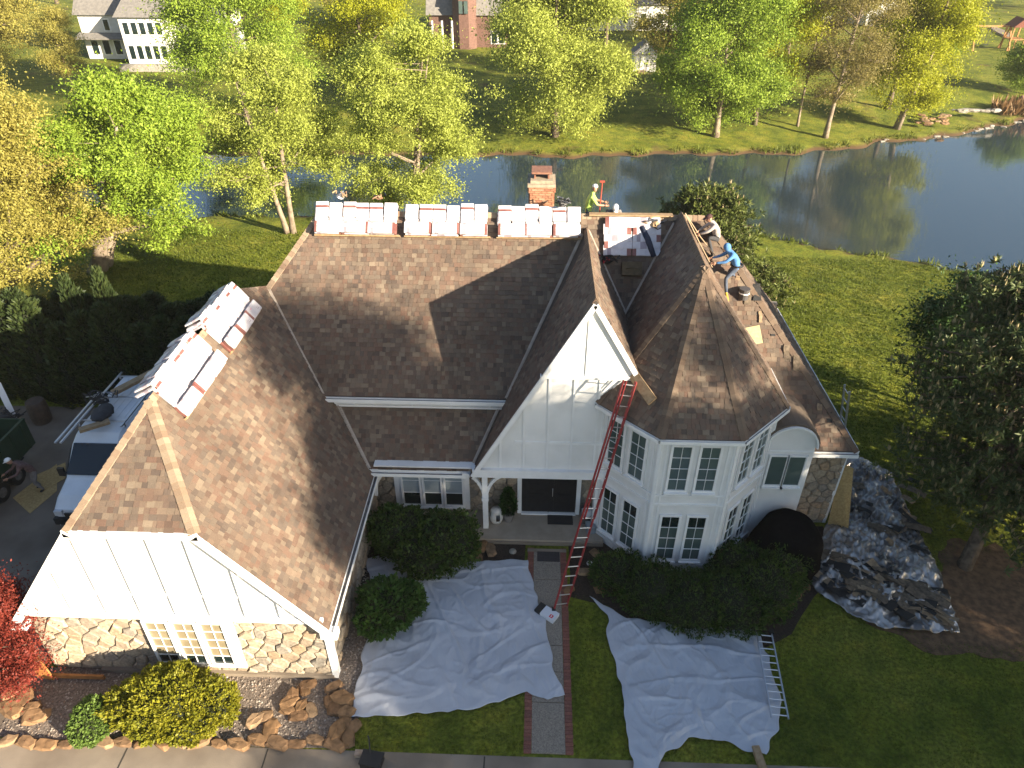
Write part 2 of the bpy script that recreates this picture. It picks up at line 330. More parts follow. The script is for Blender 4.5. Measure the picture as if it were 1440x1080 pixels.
def lawn_material():
    m, N, L, B = M_new('lawn'); B.inputs['Roughness'].default_value = 0.9; B.inputs['Specular IOR Level'].default_value = 0.15
    g = N.new('ShaderNodeNewGeometry')
    def nz(sc, d=4):
        n = N.new('ShaderNodeTexNoise'); n.inputs['Scale'].default_value = sc; n.inputs['Detail'].default_value = d; L.new(g.outputs['Position'], n.inputs['Vector']); return n.outputs['Fac']
    def ramp(fac, stops):
        r = N.new('ShaderNodeValToRGB'); e = r.color_ramp.elements; e[0].position = stops[0][0]; e[0].color = lin(stops[0][1]); e[1].position = stops[-1][0]; e[1].color = lin(stops[-1][1])
        for p, c in stops[1:-1]: q = e.new(p); q.color = lin(c)
        L.new(fac, r.inputs['Fac']); return r.outputs['Color']
    base = ramp(nz(0.35, 6), [(0.30, (0.092,0.120,0.014)), (0.50, (0.165,0.190,0.022)), (0.72, (0.255,0.25,0.040))])
    fine0 = ramp(nz(9, 5), [(0.30, (0.45,0.45,0.45)), (0.70, (1.25,1.25,1.2))]); med = ramp(nz(1.3, 5), [(0.32, (0.62,0.70,0.7)), (0.52, (1.0,1.0,1.0)), (0.70, (1.22,1.08,0.95))])
    fm = N.new('ShaderNodeMix'); fm.data_type = 'RGBA'; fm.blend_type = 'MULTIPLY'; fm.inputs[0].default_value = 1.0; L.new(fine0, fm.inputs[6]); L.new(med, fm.inputs[7]); fine = fm.outputs[2]
    mul = N.new('ShaderNodeMix'); mul.data_type = 'RGBA'; mul.blend_type = 'MULTIPLY'; mul.inputs[0].default_value = 1.0
    L.new(base, mul.inputs[6]); L.new(fine, mul.inputs[7])
    sep = N.new('ShaderNodeSeparateXYZ'); L.new(g.outputs['Position'], sep.inputs[0])
    # worn earth: a thin wet rim at the water line and scattered bare patches on the far bank
    rim = N.new('ShaderNodeMapRange'); rim.inputs[1].default_value = WATER_Z+0.10; rim.inputs[2].default_value = WATER_Z+0.30; rim.inputs[3].default_value = 1; rim.inputs[4].default_value = 0; L.new(sep.outputs['Z'], rim.inputs[0])
    pt = ramp(nz(0.22, 5), [(0.60, (0,0,0)), (0.68, (1,1,1))])
    yb = N.new('ShaderNodeMapRange'); yb.inputs[1].default_value = 60; yb.inputs[2].default_value = 62; L.new(sep.outputs['Y'], yb.inputs[0])
    pm = N.new('ShaderNodeMath'); pm.operation = 'MULTIPLY'; L.new(pt, pm.inputs[0]); L.new(yb.outputs[0], pm.inputs[1])
    pm2 = N.new('ShaderNodeMath'); pm2.operation = 'MULTIPLY'; pm2.inputs[1].default_value = 0.6; L.new(pm.outputs[0], pm2.inputs[0])
    mx = N.new('ShaderNodeMath'); mx.operation = 'MAXIMUM'; L.new(rim.outputs[0], mx.inputs[0]); L.new(pm2.outputs[0], mx.inputs[1])
    fin = N.new('ShaderNodeMix'); fin.data_type = 'RGBA'; L.new(mx.outputs[0], fin.inputs[0]); L.new(mul.outputs[2], fin.inputs[6]); fin.inputs[7].default_value = (0.10, 0.062, 0.032, 1)
    L.new(fin.outputs[2], B.inputs['Base Color'])
    bp = N.new('ShaderNodeBump'); bp.inputs['Strength'].default_value = 0.8; bp.inputs['Distance'].default_value = 0.08
    L.new(nz(14, 6), bp.inputs['Height']); L.new(bp.outputs[0], B.inputs['Normal']); return m
LAWN = lawn_material()
gob = bpy.data.objects.new('ground', mesh_np('ground', V, F, LAWN, True)); link(gob); tag(gob, kind='structure')
def water_material():
    m, N, L, B = M_new('pond_water'); B.inputs['Base Color'].default_value = (0.022, 0.036, 0.046, 1); B.inputs['Roughness'].default_value = 0.04
    B.inputs['IOR'].default_value = 1.6; B.inputs['Specular IOR Level'].default_value = 0.9
    g = N.new('ShaderNodeNewGeometry'); mp = N.new('ShaderNodeMapping'); mp.inputs['Scale'].default_value = (0.55, 1.6, 1); mp.inputs['Rotation'].default_value = (0, 0, 0.25)
    L.new(g.outputs['Position'], mp.inputs[0])
    n = N.new('ShaderNodeTexNoise'); n.inputs['Scale'].default_value = 1.9; n.inputs['Detail'].default_value = 4; L.new(mp.outputs[0], n.inputs['Vector'])
    n2 = N.new('ShaderNodeTexNoise'); n2.inputs['Scale'].default_value = 0.12; n2.inputs['Detail'].default_value = 2; L.new(g.outputs['Position'], n2.inputs['Vector'])
    mu = N.new('ShaderNodeMapRange'); mu.inputs[1].default_value = 0.35; mu.inputs[2].default_value = 0.65; mu.inputs[3].default_value = 0.025; mu.inputs[4].default_value = 0.075; L.new(n2.outputs['Fac'], mu.inputs[0])
    bp = N.new('ShaderNodeBump'); bp.inputs['Distance'].default_value = 0.10; L.new(mu.outputs[0], bp.inputs['Strength'])
    L.new(n.outputs['Fac'], bp.inputs['Height']); L.new(bp.outputs[0], B.inputs['Normal']); return m
b = MB(); b.add([(-95,33,WATER_Z),(145,33,WATER_Z),(145,84,WATER_Z),(-95,84,WATER_Z)], [(0,1,2,3)])
tag(part('pond', b, water_material()), kind='structure')

def sheet(name, pts, z, m, wob=0.0, thick=0.06, step=0.4):
    P = []
    n = len(pts)
    for i in range(n):
        a = Vector((*pts[i], z)); c = Vector((*pts[(i+1) % n], z)); k = max(1, int((c-a).length/step)) if wob else 1
        for j in range(k):
            p = a.lerp(c, j/k)
            if wob: p += Vector((noise.noise(p*1.3), noise.noise(p*1.3+Vector((9,4,2))), 0))*wob
            P.append(p)
    mb = MB(); mb.prism(P, (0, 0, -thick)); return tag(part(name, mb, m), kind='structure')
sheet('street_pavement', [(-30,2),(30,2),(30,9.28),(-30,9.28)][0:4], 0.012, CONC)
sheet('driveway', [(-26,9.285),(-13.35,9.285),(-13.35,23.2),(-26,23.2)], 0.010, mat('driveway_concrete', (0.125,0.098,0.074), 0.9, (0.19,0.152,0.117), 0.8, 8, bump=0.2, bscale=40))
b = MB()
for x in (-9.9, -6.4, -1.0, 3.2, 7.6): b.box((x, 5.6, 0.0135), (0.035, 7.3, 0.006))
for y in (7.9,): b.box((0, y, 0.0135), (40, 0.03, 0.006))
tag(part('pavement_joints', b, mat('joint', (0.045,0.04,0.033), 0.95)), kind='structure')
GRAVEL_POLY = [(-13.4,9.32),(-4.72,9.32),(-4.2,10.4),(-4.0,12.2),(-4.0,13.2),(-4.75,15.6),(-5.22,15.6),(-5.22,11.3),(-13.0,11.3),(-13.4,11.0)]
sheet('gravel_bed', GRAVEL_POLY, 0.014, GRAVEL, 0.06)
sheet('mulch_bed', [(-5.2,13.9),(-3.3,13.8),(-0.12,15.2),(-0.12,17.4),(-5.2,17.4)], 0.018, MULCH, 0.05)
sheet('mulch_bed', [(1.26,14.2),(2.4,13.9),(3.2,12.75),(4.6,12.25),(6.2,12.3),(7.6,13.1),(8.6,14.4),(9.6,15.4),(9.9,17.4),(1.26,17.4)], 0.018, MULCH, 0.06)
sheet('pine_straw_bed', [(10.1,13.5),(11.4,12.7),(13.4,12.4),(15.2,13.1),(16.3,14.8),(15.3,16.6),(13.8,17.0),(12.6,15.5)], 0.016, STRAW, 0.5, step=0.25)

# front walk: aggregate slabs between brick edging, each a piece
walk = empty('front_walk', (0.57, 12.8, 0)); tag(walk, kind='structure')
ys = [9.36, 10.72, 11.62, 12.45, 13.6, 14.8, 15.92]
for a, c in zip(ys[:-1], ys[1:]):
    b = MB(); b.box((0.575, (a+c)/2, 0.012), (0.84, c-a-0.022, 0.05)); part('slab', b, AGG, walk)
bm_ = MB(); bm_.box((0, 0, 0), (0.192, 0.092, 0.05)); brick_me = mesh_from('brick', bm_, BRICK)
y = 9.36
while y < 16.05:
    for x in (0.055, 1.10):
        o = bpy.data.objects.new('brick', brick_me); link(o, walk, (x+rnd.uniform(-.006,.006), y+0.05, 0.018+rnd.uniform(-.004,.004))); o.rotation_euler.z = rnd.uniform(-.03,.03)
    y += 0.102
b = MB(); b.box((0.57, 15.98, 0.03), (1.25, 0.12, 0.06)); part('landing_edge', b, CONC, walk)

# ------------------------------------------------------------------ the house
HOUSE = empty('house', (-1.0, 17.0, 0.0), 'white and stone house with steep brown shingle roofs and an octagonal tower', 'house')
def clip_poly(P, cl):
    """P, cl: lists of 2d points; cl convex and counter-clockwise"""
    out = P
    for i in range(len(cl)):
        ax, ay = cl[i]; bx, by = cl[(i+1) % len(cl)]; inp = out; out = []
        if not inp: return []
        for k in range(len(inp)):
            p = inp[k]; q = inp[(k+1) % len(inp)]
            sp = (bx-ax)*(p[1]-ay)-(by-ay)*(p[0]-ax); sq = (bx-ax)*(q[1]-ay)-(by-ay)*(q[0]-ax)
            if sp >= 0: out.append(p)
            if (sp >= 0) != (sq >= 0):
                t = sp/(sp-sq); out.append((p[0]+t*(q[0]-p[0]), p[1]+t*(q[1]-p[1])))
    return out
def area2(P): return sum(P[i][0]*P[(i+1) % len(P)][1]-P[(i+1) % len(P)][0]*P[i][1] for i in range(len(P)))/2
SH_PIECES = []      # (size on screen, MB, parent) of every shingle tab, sorted later
def shingles(poly, parent, exp=0.145, seed=1):
    """lay tabs of random width course by course over a planar convex polygon (world points)"""
    P = [Vector(p) for p in poly]; n = Vector((0,0,0))
    for i in range(len(P)): n += (P[i]-P[0]).cross(P[(i+1) % len(P)]-P[0])
    n.normalize()
    if n.z < 0: n = -n
    u = Vector((0,0,1)).cross(n); u.normalize(); v = n.cross(u); O = P[0]
    Q = [((p-O).dot(u), (p-O).dot(v)) for p in P]
    if area2(Q) < 0: Q = Q[::-1]
    v0 = min(q[1] for q in Q); v1 = max(q[1] for q in Q); u0 = min(q[0] for q in Q); u1 = max(q[0] for q in Q)
    r = random.Random(seed); row = 0
    vv = v0 - 0.02
    while vv < v1:
        uu = u0 - r.uniform(0, 0.3); wave = r.uniform(-.004, .004)
        while uu < u1:
            w = r.choice((0.10, 0.12, 0.14, 0.16, 0.19, 0.23)); lo = r.choice((0.013, 0.014, 0.025, 0.027)); sv = vv + wave + (r.uniform(-.02, .006) if lo > 0.015 else 0)
            c = clip_poly([(uu+.002, sv), (uu+w-.002, sv), (uu+w-.002, vv+exp+0.03), (uu+.002, vv+exp+0.03)], Q)
            uu += w
            if len(c) < 3 or abs(area2(c)) < 2e-4: continue
            k = len(c); top = []; bot = []
            for (a, d) in c:
                tt = (d-vv)/(exp+0.03); hh = lo*(1-tt) + 0.002*tt
                base = O + u*a + v*d; top.append(base + n*(0.006+hh)); bot.append(base - n*0.004)
            fs = [tuple(range(k))] + [(i, k+i, k+(i+1) % k, (i+1) % k) for i in range(k)]
            ctr = O + u*(c[0][0]+w/2) + v*(vv+exp/2); dv = Vector(_C) - ctr
            SH_PIECES.append((abs(area2(c))*max(0, n.dot(dv.normalized()))/(Vector(_C)-ctr).length_squared if k == 4 else 0, (top+bot, fs), parent))
        vv += exp; row += 1
def slab(poly, th=0.16):
    """roof deck: polygon thickened straight down"""
    b = MB(); b.prism([Vector(p) - Vector((0,0,0.012)) for p in poly], (0, 0, -th)); return b
def roof(name, polys, seed, parent=HOUSE, shingled=None):
    mb = MB()
    for p in polys: s = slab(p); mb.add(s.v, s.f)
    o = part(name, mb, DECK, parent)
    for i, p in enumerate(polys):
        if shingled is None or i in shingled: shingles(p, o, seed=seed*10+i)
    return o
def caps(p0, p1, nA, nB, parent, m=CAP, w=0.15, step=0.16, lift=0.042):
    """folded cap shingles lapped up a hip or ridge, each a piece"""
    p0 = Vector(p0); p1 = Vector(p1); d = (p1-p0); L_ = d.length; d.normalize(); nA = Vector(nA).normalized(); nB = Vector(nB).normalized()
    a = d.cross(nA); b_ = d.cross(nB)
    if a.z > 0: a = -a
    if b_.z > 0: b_ = -b_
    if a.dot(b_) > 0.999: b_ = -a
    nu = (nA+nB).normalized(); b0 = MB()
    l = step*1.35
    T = [nu*0.03, nu*0.004+d*l]
    v = [a*w+nA*0.026, nu*0.034, b_*w+nB*0.026]; v2 = [d*l+a*w+nA*0.008, d*l+nu*0.012, d*l+b_*w+nB*0.008]
    lo = [q-nu*0.02 for q in v]; lo2 = [q-nu*0.02 for q in v2]
    b0.add(v+v2+lo+lo2, [(0,1,4,3),(1,2,5,4),(0,6,7,1),(1,7,8,2),(0,3,9,6),(2,8,11,5),(3,4,10,9),(4,5,11,10)])
    me = mesh_from('ridge_cap', b0, m); k = int(L_/step)
    for i in range(k):
        o = bpy.data.objects.new('ridge_cap', me); link(o, parent, p0 + d*(i*step) + nu*(lift-0.02+rnd.uniform(0, .004)))
def flashing(p0, p1, nA, nB, parent, w=0.10):
    p0 = Vector(p0); p1 = Vector(p1); d = (p1-p0).normalized(); nA = Vector(nA).normalized(); nB = Vector(nB).normalized()
    a = d.cross(nA); b_ = d.cross(nB)
    if a.z < 0: a = -a
    if b_.z < 0: b_ = -b_
    up = Vector((0,0,0.07)); mb = MB()
    A0, A1 = p0+a*w+nA*.045, p1+a*w+nA*.045; B0, B1 = p0+b_*w+nB*.045, p1+b_*w+nB*.045
    mb.add([A0,A1,p1+up,p0+up,B0,B1, A0-nA*.06,A1-nA*.06,B0-nB*.06,B1-nB*.06], [(0,1,2,3),(3,2,5,4),(0,6,7,1),(4,5,9,8)])
    return part('valley_flashing', mb, FLASH, parent)
def gutter(a, c, out, parent, w=0.12, h=0.12):
    """open trough hung under an eave: back, bottom, front lip, dark inside"""
    a = Vector(a); c = Vector(c); o_ = Vector(out).normalized(); mb = MB(); z = Vector((0,0,1))
    mb.bar(a+o_*0.01-z*h/2, c+o_*0.01-z*h/2, 0.014, h); mb.bar(a+o_*w-z*(h/2+.012), c+o_*w-z*(h/2+.012), 0.016, h)
    mb.bar(a+o_*w/2-z*(h-.006), c+o_*w/2-z*(h-.006), w-.02, 0.014); mb.bar(a+o_*w/2-z*(h*0.55), c+o_*w/2-z*(h*0.55), w-.03, 0.012, mi=1)
    return part('gutter', mb, [TRIM, GUTIN], parent)

MS = 1.23                                                     # main slope, h = 4.55 + MS*(Y-18.2)
def mh(y): return 4.55 + MS*(y-18.2)
GS = 1.355                                                    # garage side slope
def gar(x): return 7.75 - GS*abs(x+9.0)
LS = 1.16
def lowh(y): return 2.5 + LS*(y-16.94)
KS = 1.78                                                     # porch gable slope
AX, AZ = 1.62, 8.80
RZ = mh(21.9)
# garage wing
e = 11.0
G_R = [(-5.0,e,gar(-5.0)),(-5.0,17.3,gar(-5.0)),(-6.6,18.6,gar(-6.6)),(-8.6,20.3,gar(-8.6)),(-9.0,19.0,7.75),(-9.0,13.3,7.75),(-7.5,e,gar(-7.5))]
G_L = [(-13.0,e,gar(-13.0)),(-10.5,e,gar(-10.5)),(-9,13.3,7.75),(-9,19.0,7.75),(-9.6,20.4,gar(-9.6)),(-13.0,20.4,gar(-13.0))]
G_F = [(-7.5,e,gar(-7.5)),(-9,13.3,7.75),(-10.5,e,gar(-10.5))]
G_B = [(-9,19.0,7.75),(-8.6,20.3,gar(-8.6)),(-8.6,21.0,6.7),(-9.6,20.4,gar(-9.6))]
G_ROOF = roof('garage_roof', [G_R, G_F, G_L, G_B], 1)
nGR = (GS,0,1); nGL = (-GS,0,1); nGF = (0,-0.884,1); nM = (0,-MS,1); nLow = (0,-LS,1)
caps(G_F[0], (-9,13.3,7.75), nGR, nGF, G_ROOF); caps(G_F[2], (-9,13.3,7.75), nGL, nGF, G_ROOF); caps((-9,13.3,7.75), (-9,19.0,7.75), nGR, nGL, G_ROOF)
# main roof
M_L = [(-6.6,18.15,mh(18.15)),(5.0,18.15,mh(18.15)),(5.0,21.9,RZ),(-7.0,21.9,RZ),(-8.6,20.3,mh(20.3))]
M_R = [(5.0,17.27,mh(17.27)),(10.06,17.27,mh(17.27)),(5.43,21.9,RZ),(5.0,21.9,RZ)]
M_HL = [(-7.0,21.9,RZ),(-8.6,20.3,mh(20.3)),(-11.6,22,RZ-4.6*MS),(-11.6,26.4,RZ-4.6*MS)]
M_HR = [(5.43,21.9,RZ),(10.06,17.27,mh(17.27)),(10.06,26.53,mh(17.27))]
M_B = [(-7.0,21.9,RZ),(5.43,21.9,RZ),(10.06,26.53,mh(17.27)),(-11.6,26.5,RZ-4.6*MS)]
M_ROOF = roof('main_roof', [M_L, M_R, M_HR, M_HL, M_B], 2, shingled=(0, 1, 2))
nHR = (MS,0,1); nB_ = (0,MS,1)
caps((10.06,17.27,mh(17.27)), (5.43,21.9,RZ), nM, nHR, M_ROOF, CAPD)
caps((-8.6,20.3,mh(20.3)), (-7.0,21.9,RZ), nM, (-MS,0,1), M_ROOF)
caps((-7.0,21.9,RZ), (5.43,21.9,RZ), nM, nB_, M_ROOF)
# low roof over the porch window
L_P = [(-5.1,16.94,2.5),(-1.5,16.94,2.5),(-0.6,18.3,lowh(18.3)),(-6.3,18.3,lowh(18.3))]
L_ROOF = roof('porch_roof', [L_P], 3)
# porch gable
def kl(x): return AZ - KS*(AX-x)
def kr(x): return AZ - 1.72*(x-AX)
K_L = [(-1.9,16.68,kl(-1.9)),(AX,16.68,AZ),(AX,21.75,AZ),(-0.7,18.25,kl(-0.7)),(-1.9,17.0,kl(-1.9))]
K_R = [(AX,16.68,AZ),(3.12,16.68,kr(3.12)),(3.5,18.6,kr(3.5)),(3.3,19.6,kr(3.3)),(AX,21.75,AZ)]
K_ROOF = roof('gable_roof', [K_L, K_R], 4)
nKL = (-KS,0,1); nKR = (1.72,0,1)
caps((AX,16.70,AZ), (AX,21.6,AZ), nKL, nKR, K_ROOF, CAPD)
# tower: octagonal cone and its wing
TX, TY, TZ, TE, TR = 4.62, 17.9, 9.22, 5.42, 2.74
oct_ = lambda r, z: [Vector((TX + r/math.cos(math.pi/8)*math.cos(math.pi/8+k*math.pi/4), TY + r/math.cos(math.pi/8)*math.sin(math.pi/8+k*math.pi/4), z)) for k in range(8)]
EV = oct_(TR, TE); AP = Vector((TX, TY, TZ))
t_polys = [[EV[k], EV[(k+1) % 8], AP] for k in (3,4,5,6,7,2)]
WR = [AP, Vector((TX,21.95,TZ)), Vector((2.3,20.2,TZ-1.5*(TX-2.3))), Vector((2.6,18.2,TZ-1.5*(TX-2.6)))]
WRr = [AP, Vector((TX,21.95,TZ)), Vector((7.2,21.4,TZ-1.5*2.58)), Vector((7.0,18.2,TZ-1.5*2.38))]
T_ROOF = roof('tower_roof', t_polys + [WR, WRr], 5)
def fn(k): a = (k+1)*math.pi/4; s_ = (TZ-TE)/TR; return Vector((s_*math.cos(a), s_*math.sin(a), 1))
for k in (4, 5, 6, 7): caps(EV[k], AP, fn(k-1), fn(k), T_ROOF, CAPD, w=0.13)
caps(AP, (TX,21.9,TZ), (-1.5,0,1), (1.5,0,1), T_ROOF, CAPD)
# tabs: the 300 that show largest are pieces of their own, the rest one mesh for each roof
SH_PIECES.sort(key=lambda t: -t[0])
rest = {}
for i, (sz, (vv_, ff), par) in enumerate(SH_PIECES):
    if i < 300: mb = MB(); mb.add(vv_, ff); part('shingle', mb, SHINGLE, par)
    else: rest.setdefault(par.name, (par, MB()))[1].add(vv_, ff)
for par, mb in rest.values(): part('shingles', mb, SHINGLE, par, kind='stuff')
# valleys
flashing((-6.65,18.15,mh(18.15)), (-8.55,20.25,mh(20.25)), nGR, nM, M_ROOF, 0.10)
flashing((-5.13,16.94,2.5), (-6.22,18.25,lowh(18.25)), nGR, nLow, L_ROOF, 0.075)
flashing((AX-(AZ-2.5)/KS,16.94,2.5), (AX-(AZ-4.0)/KS,18.24,4.0), nKL, nLow, L_ROOF, 0.06)
flashing((AX-(AZ-mh(18.15))/KS,18.15,mh(18.15)), (AX-(AZ-8.6)/KS,18.2+(8.6-4.55)/MS,8.6), nKL, nM, K_ROOF, 0.07)
def vy(h): return 18.2+(h-4.55)/MS
flashing((AX+(AZ-6.5)/1.72,vy(6.5),6.5), (AX+.05,vy(8.7),8.7), nKR, nM, K_ROOF, 0.06)
flashing((TX-(TZ-6.5)/1.5,vy(6.5),6.5), (TX-(TZ-8.9)/1.5,vy(8.9),8.9), (-1.5,0,1), nM, T_ROOF, 0.06)
# gutters and fascias
gutter((-4.99,11.0,gar(-5.0)-.03), (-4.99,16.9,gar(-5.0)-.03), (1,0,0), G_ROOF)
gutter((-6.55,18.13,mh(18.15)-.03), (-0.78,18.13,mh(18.15)-.03), (0,-1,0), M_ROOF)
gutter((-5.05,16.92,2.47), (-1.95,16.92,2.47), (0,-1,0), L_ROOF)
gutter((8.35,17.25,mh(17.27)-.03), (10.06,17.25,mh(17.27)-.03), (0,-1,0), M_ROOF)
for k in (3, 4, 5, 6, 7):
    a_, c_ = EV[k], EV[(k+1) % 8]; mid = (a_+c_)/2 - Vector((TX,TY,TE)); gutter(a_-Vector((0,0,.03)), c_-Vector((0,0,.03)), mid, T_ROOF, 0.07, 0.11)
b = MB(); b.bar((10.09,17.27,mh(17.27)-.07), (10.09,26.5,mh(17.27)-.07), 0.05, 0.16); part('fascia', b, TRIM, M_ROOF)

def stones(wall, O, u, v, n, W, Hh, size=(0.42, 0.30), seed=3, joined=False, holes=()):
    """irregular field stones: cells of a jittered lattice, shrunk for the joints and set proud of the mortar"""
    r = random.Random(seed); O = Vector(O); u = Vector(u); v = Vector(v); n = Vector(n); S = []
    nr = max(1, round(Hh/size[1])); nc = max(1, round(W/size[0]))
    for j in range(-1, nr+1):
        for i in range(-1, nc+1): S.append(((i+.5+(0.5 if j % 2 else 0)+r.uniform(-.38,.38))*W/nc, (j+.5+r.uniform(-.36,.36))*Hh/nr))
    J = MB()
    for s_ in S:
        cell = [(0,0),(W,0),(W,Hh),(0,Hh)]
        for t in S:
            if t is s_ or abs(t[0]-s_[0]) > size[0]*2.6 or abs(t[1]-s_[1]) > size[1]*2.6: continue
            mx, my = (s_[0]+t[0])/2, (s_[1]+t[1])/2; dx, dy = t[0]-s_[0], t[1]-s_[1]; out = []
            for k in range(len(cell)):
                p = cell[k]; q = cell[(k+1) % len(cell)]; a_ = (p[0]-mx)*dx+(p[1]-my)*dy; c_ = (q[0]-mx)*dx+(q[1]-my)*dy
                if a_ <= 0: out.append(p)
                if (a_ <= 0) != (c_ <= 0): tt = a_/(a_-c_); out.append((p[0]+tt*(q[0]-p[0]), p[1]+tt*(q[1]-p[1])))
            cell = out
            if len(cell) < 3: break
        if len(cell) < 3 or abs(area2(cell)) < 0.006: continue
        cx = sum(p[0] for p in cell)/len(cell); cy = sum(p[1] for p in cell)/len(cell)
        if any(h[0] < cx < h[1] and h[2] < cy < h[3] for h in holes): continue
        def ring(g, z): 
            o_ = []
            for p in cell:
                d = math.hypot(p[0]-cx, p[1]-cy); k = max(0.3, (d-g)/d) if d > 0 else 1
                o_.append(O + u*(cx+(p[0]-cx)*k) + v*(cy+(p[1]-cy)*k) + n*z)
            return o_
        pr_ = r.uniform(0.03, 0.085); k = len(cell); V_ = ring(.016, -.01)+ring(.022, pr_*.6)+ring(.055, pr_)
        fs = [(a_, (a_+1) % k, k+(a_+1) % k, k+a_) for a_ in range(k)] + [(k+a_, k+(a_+1) % k, 2*k+(a_+1) % k, 2*k+a_) for a_ in range(k)] + [tuple(range(2*k, 3*k))]
        if joined: J.add(V_, fs)
        else: mb = MB(); mb.add(V_, fs); part('stone', mb, STONE, wall)
    if joined: part('stones', J, STONE, wall, kind='stuff')

def window(O, u, n, w, h, cols, rows, glass, frame=0.06, depth=0.05, parent=HOUSE, sill=True):
    """sash: frame of four bars, glazing bars, each pane a piece, sill"""
    O = Vector(O); u = Vector(u).normalized(); n = Vector(n).normalized(); z = Vector((0,0,1)); mb = MB()
    P = lambda a, c, d=0.0: O + u*a + z*c + n*d
    for a_, c_ in (((-frame/2,0),(-frame/2,h)), ((w+frame/2,0),(w+frame/2,h))): mb.bar(P(a_[0],-frame,depth/2), P(a_[0],h+frame,depth/2), depth+.02, frame, up=u)
    for c_ in (-frame/2, h+frame/2): mb.bar(P(0,c_,depth/2), P(w,c_,depth/2), depth+.016, frame)
    o = part('window', mb, TRIM, parent); mu = MB()
    for i in range(1, cols): mu.bar(P(w*i/cols,0,.02), P(w*i/cols,h,.02), .03, .010, up=u)
    for j in range(1, rows): mu.bar(P(0,h*j/rows,.02), P(w,h*j/rows,.02), .026, .010)
    if mu.v: part('glazing_bars', mu, TRIM, o)
    for i in range(cols):
        for j in range(rows):
            g = MB(); g.bar(P(w*i/cols,h*(j+.5)/rows,.0), P(w*(i+1)/cols,h*(j+.5)/rows,.0), .02, h/rows)
            part('pane', g, glass(j) if callable(glass) else glass, o)
    if sill: s_ = MB(); s_.bar(P(-frame*1.3,-frame*1.4,.05), P(w+frame*1.3,-frame*1.4,.05), .13, .05); part('sill', s_, TRIM, o)
    return o
X_, Z_ = (1,0,0), (0,0,1)
# garage front: stone below, white panels above
b = MB(); b.box((-9.06,11.42,1.2), (7.72,0.2,2.4)); GW = part('garage_wall', b, MORTAR, HOUSE)
stones(GW, (-12.9,11.32,0.12), X_, Z_, (0,-1,0), 7.7, 2.34, seed=5, holes=((2.95,5.35,0.5,2.4),))
b = MB(); b.prism([(-5.15,11.2,2.46),(-12.85,11.2,2.46),(-12.85,11.2,2.5),(-10.45,11.2,5.70),(-7.55,11.2,5.70),(-5.15,11.2,2.5)], (0,0.25,0)); GG = part('garage_gable', b, WHITE, HOUSE)
for x in np.arange(-12.3, -5.3, 0.88):
    top = min(5.66, gar(x)-0.12)
    if top-2.5 < .25: continue
    b = MB(); b.box((x, 11.165, (2.62+top)/2), (0.07, 0.075, top-2.62)); part('batten', b, TRIM, GG)
b = MB(); b.box((-9.0,11.17,2.54), (7.75,0.09,0.18)); part('band_board', b, TRIM, GG)
b = MB(); b.box((-9.0,11.18,3.36), (6.2,0.035,0.07)); part('rail', b, TRIM, GG)
b = MB()
for sx in (-1, 1): b.bar((-9+sx*4.08,10.98,gar(-5.0)-.17), (-9+sx*1.46,10.98,gar(-7.5)-.10), 0.05, 0.22, up=(0,0,1))
b.bar((-10.55,10.98,5.64), (-7.45,10.98,5.64), 0.05, 0.2); part('rake_board', b, TRIM, GG)
b = MB()
for sx in (-1, 1): b.prism([(-9+sx*4.05,10.99,gar(-5.0)-.22),(-9+sx*4.05,11.22,gar(-5.0)-.22),(-9+sx*1.5,11.22,gar(-7.5)-.14),(-9+sx*1.5,10.99,gar(-7.5)-.14)], (0,0,0.03))
part('soffit', b, WHITE, GG)
for sx in (-1, 1):
    b = MB(); b.box((-9+sx*4.0,11.12,2.14), (0.42,0.26,0.22)); part('eave_return', b, TRIM, GG)
b = MB(); b.box((-5.17,11.36,1.2), (0.14,0.24,2.36)); b.box((-5.02,11.06,2.0), (0.06,0.06,.4)); part('corner_board', b, TRIM, HOUSE)
b = MB(); b.box((-8.4,11.27,0.07), (6.4,0.16,0.14)); part('water_table', b, CONC, HOUSE)
GB = MB(); GB.box((-8.7,11.235,1.42), (2.36,0.06,2.06)); part('window_surround', GB, TRIM, HOUSE)
for x in (-9.76, -9.04, -8.32): window((x,11.19,0.62), X_, (0,-1,0), 0.54, 1.68, 2, 5, lambda j: GLASS if j == 0 else BLIND, sill=False)
# garage side wall and back
b = MB(); b.box((-12.9,15.8,1.15), (0.2,8.9,2.3)); part('garage_far_wall', b, MORTAR, HOUSE)
b = MB(); b.box((-5.3,14.4,1.15), (0.2,6.2,2.3)); SW_ = part('garage_side_wall', b, MORTAR, HOUSE)
stones(SW_, (-5.2,11.45,0.1), (0,1,0), Z_, (1,0,0), 6.0, 2.15, seed=8, joined=True)
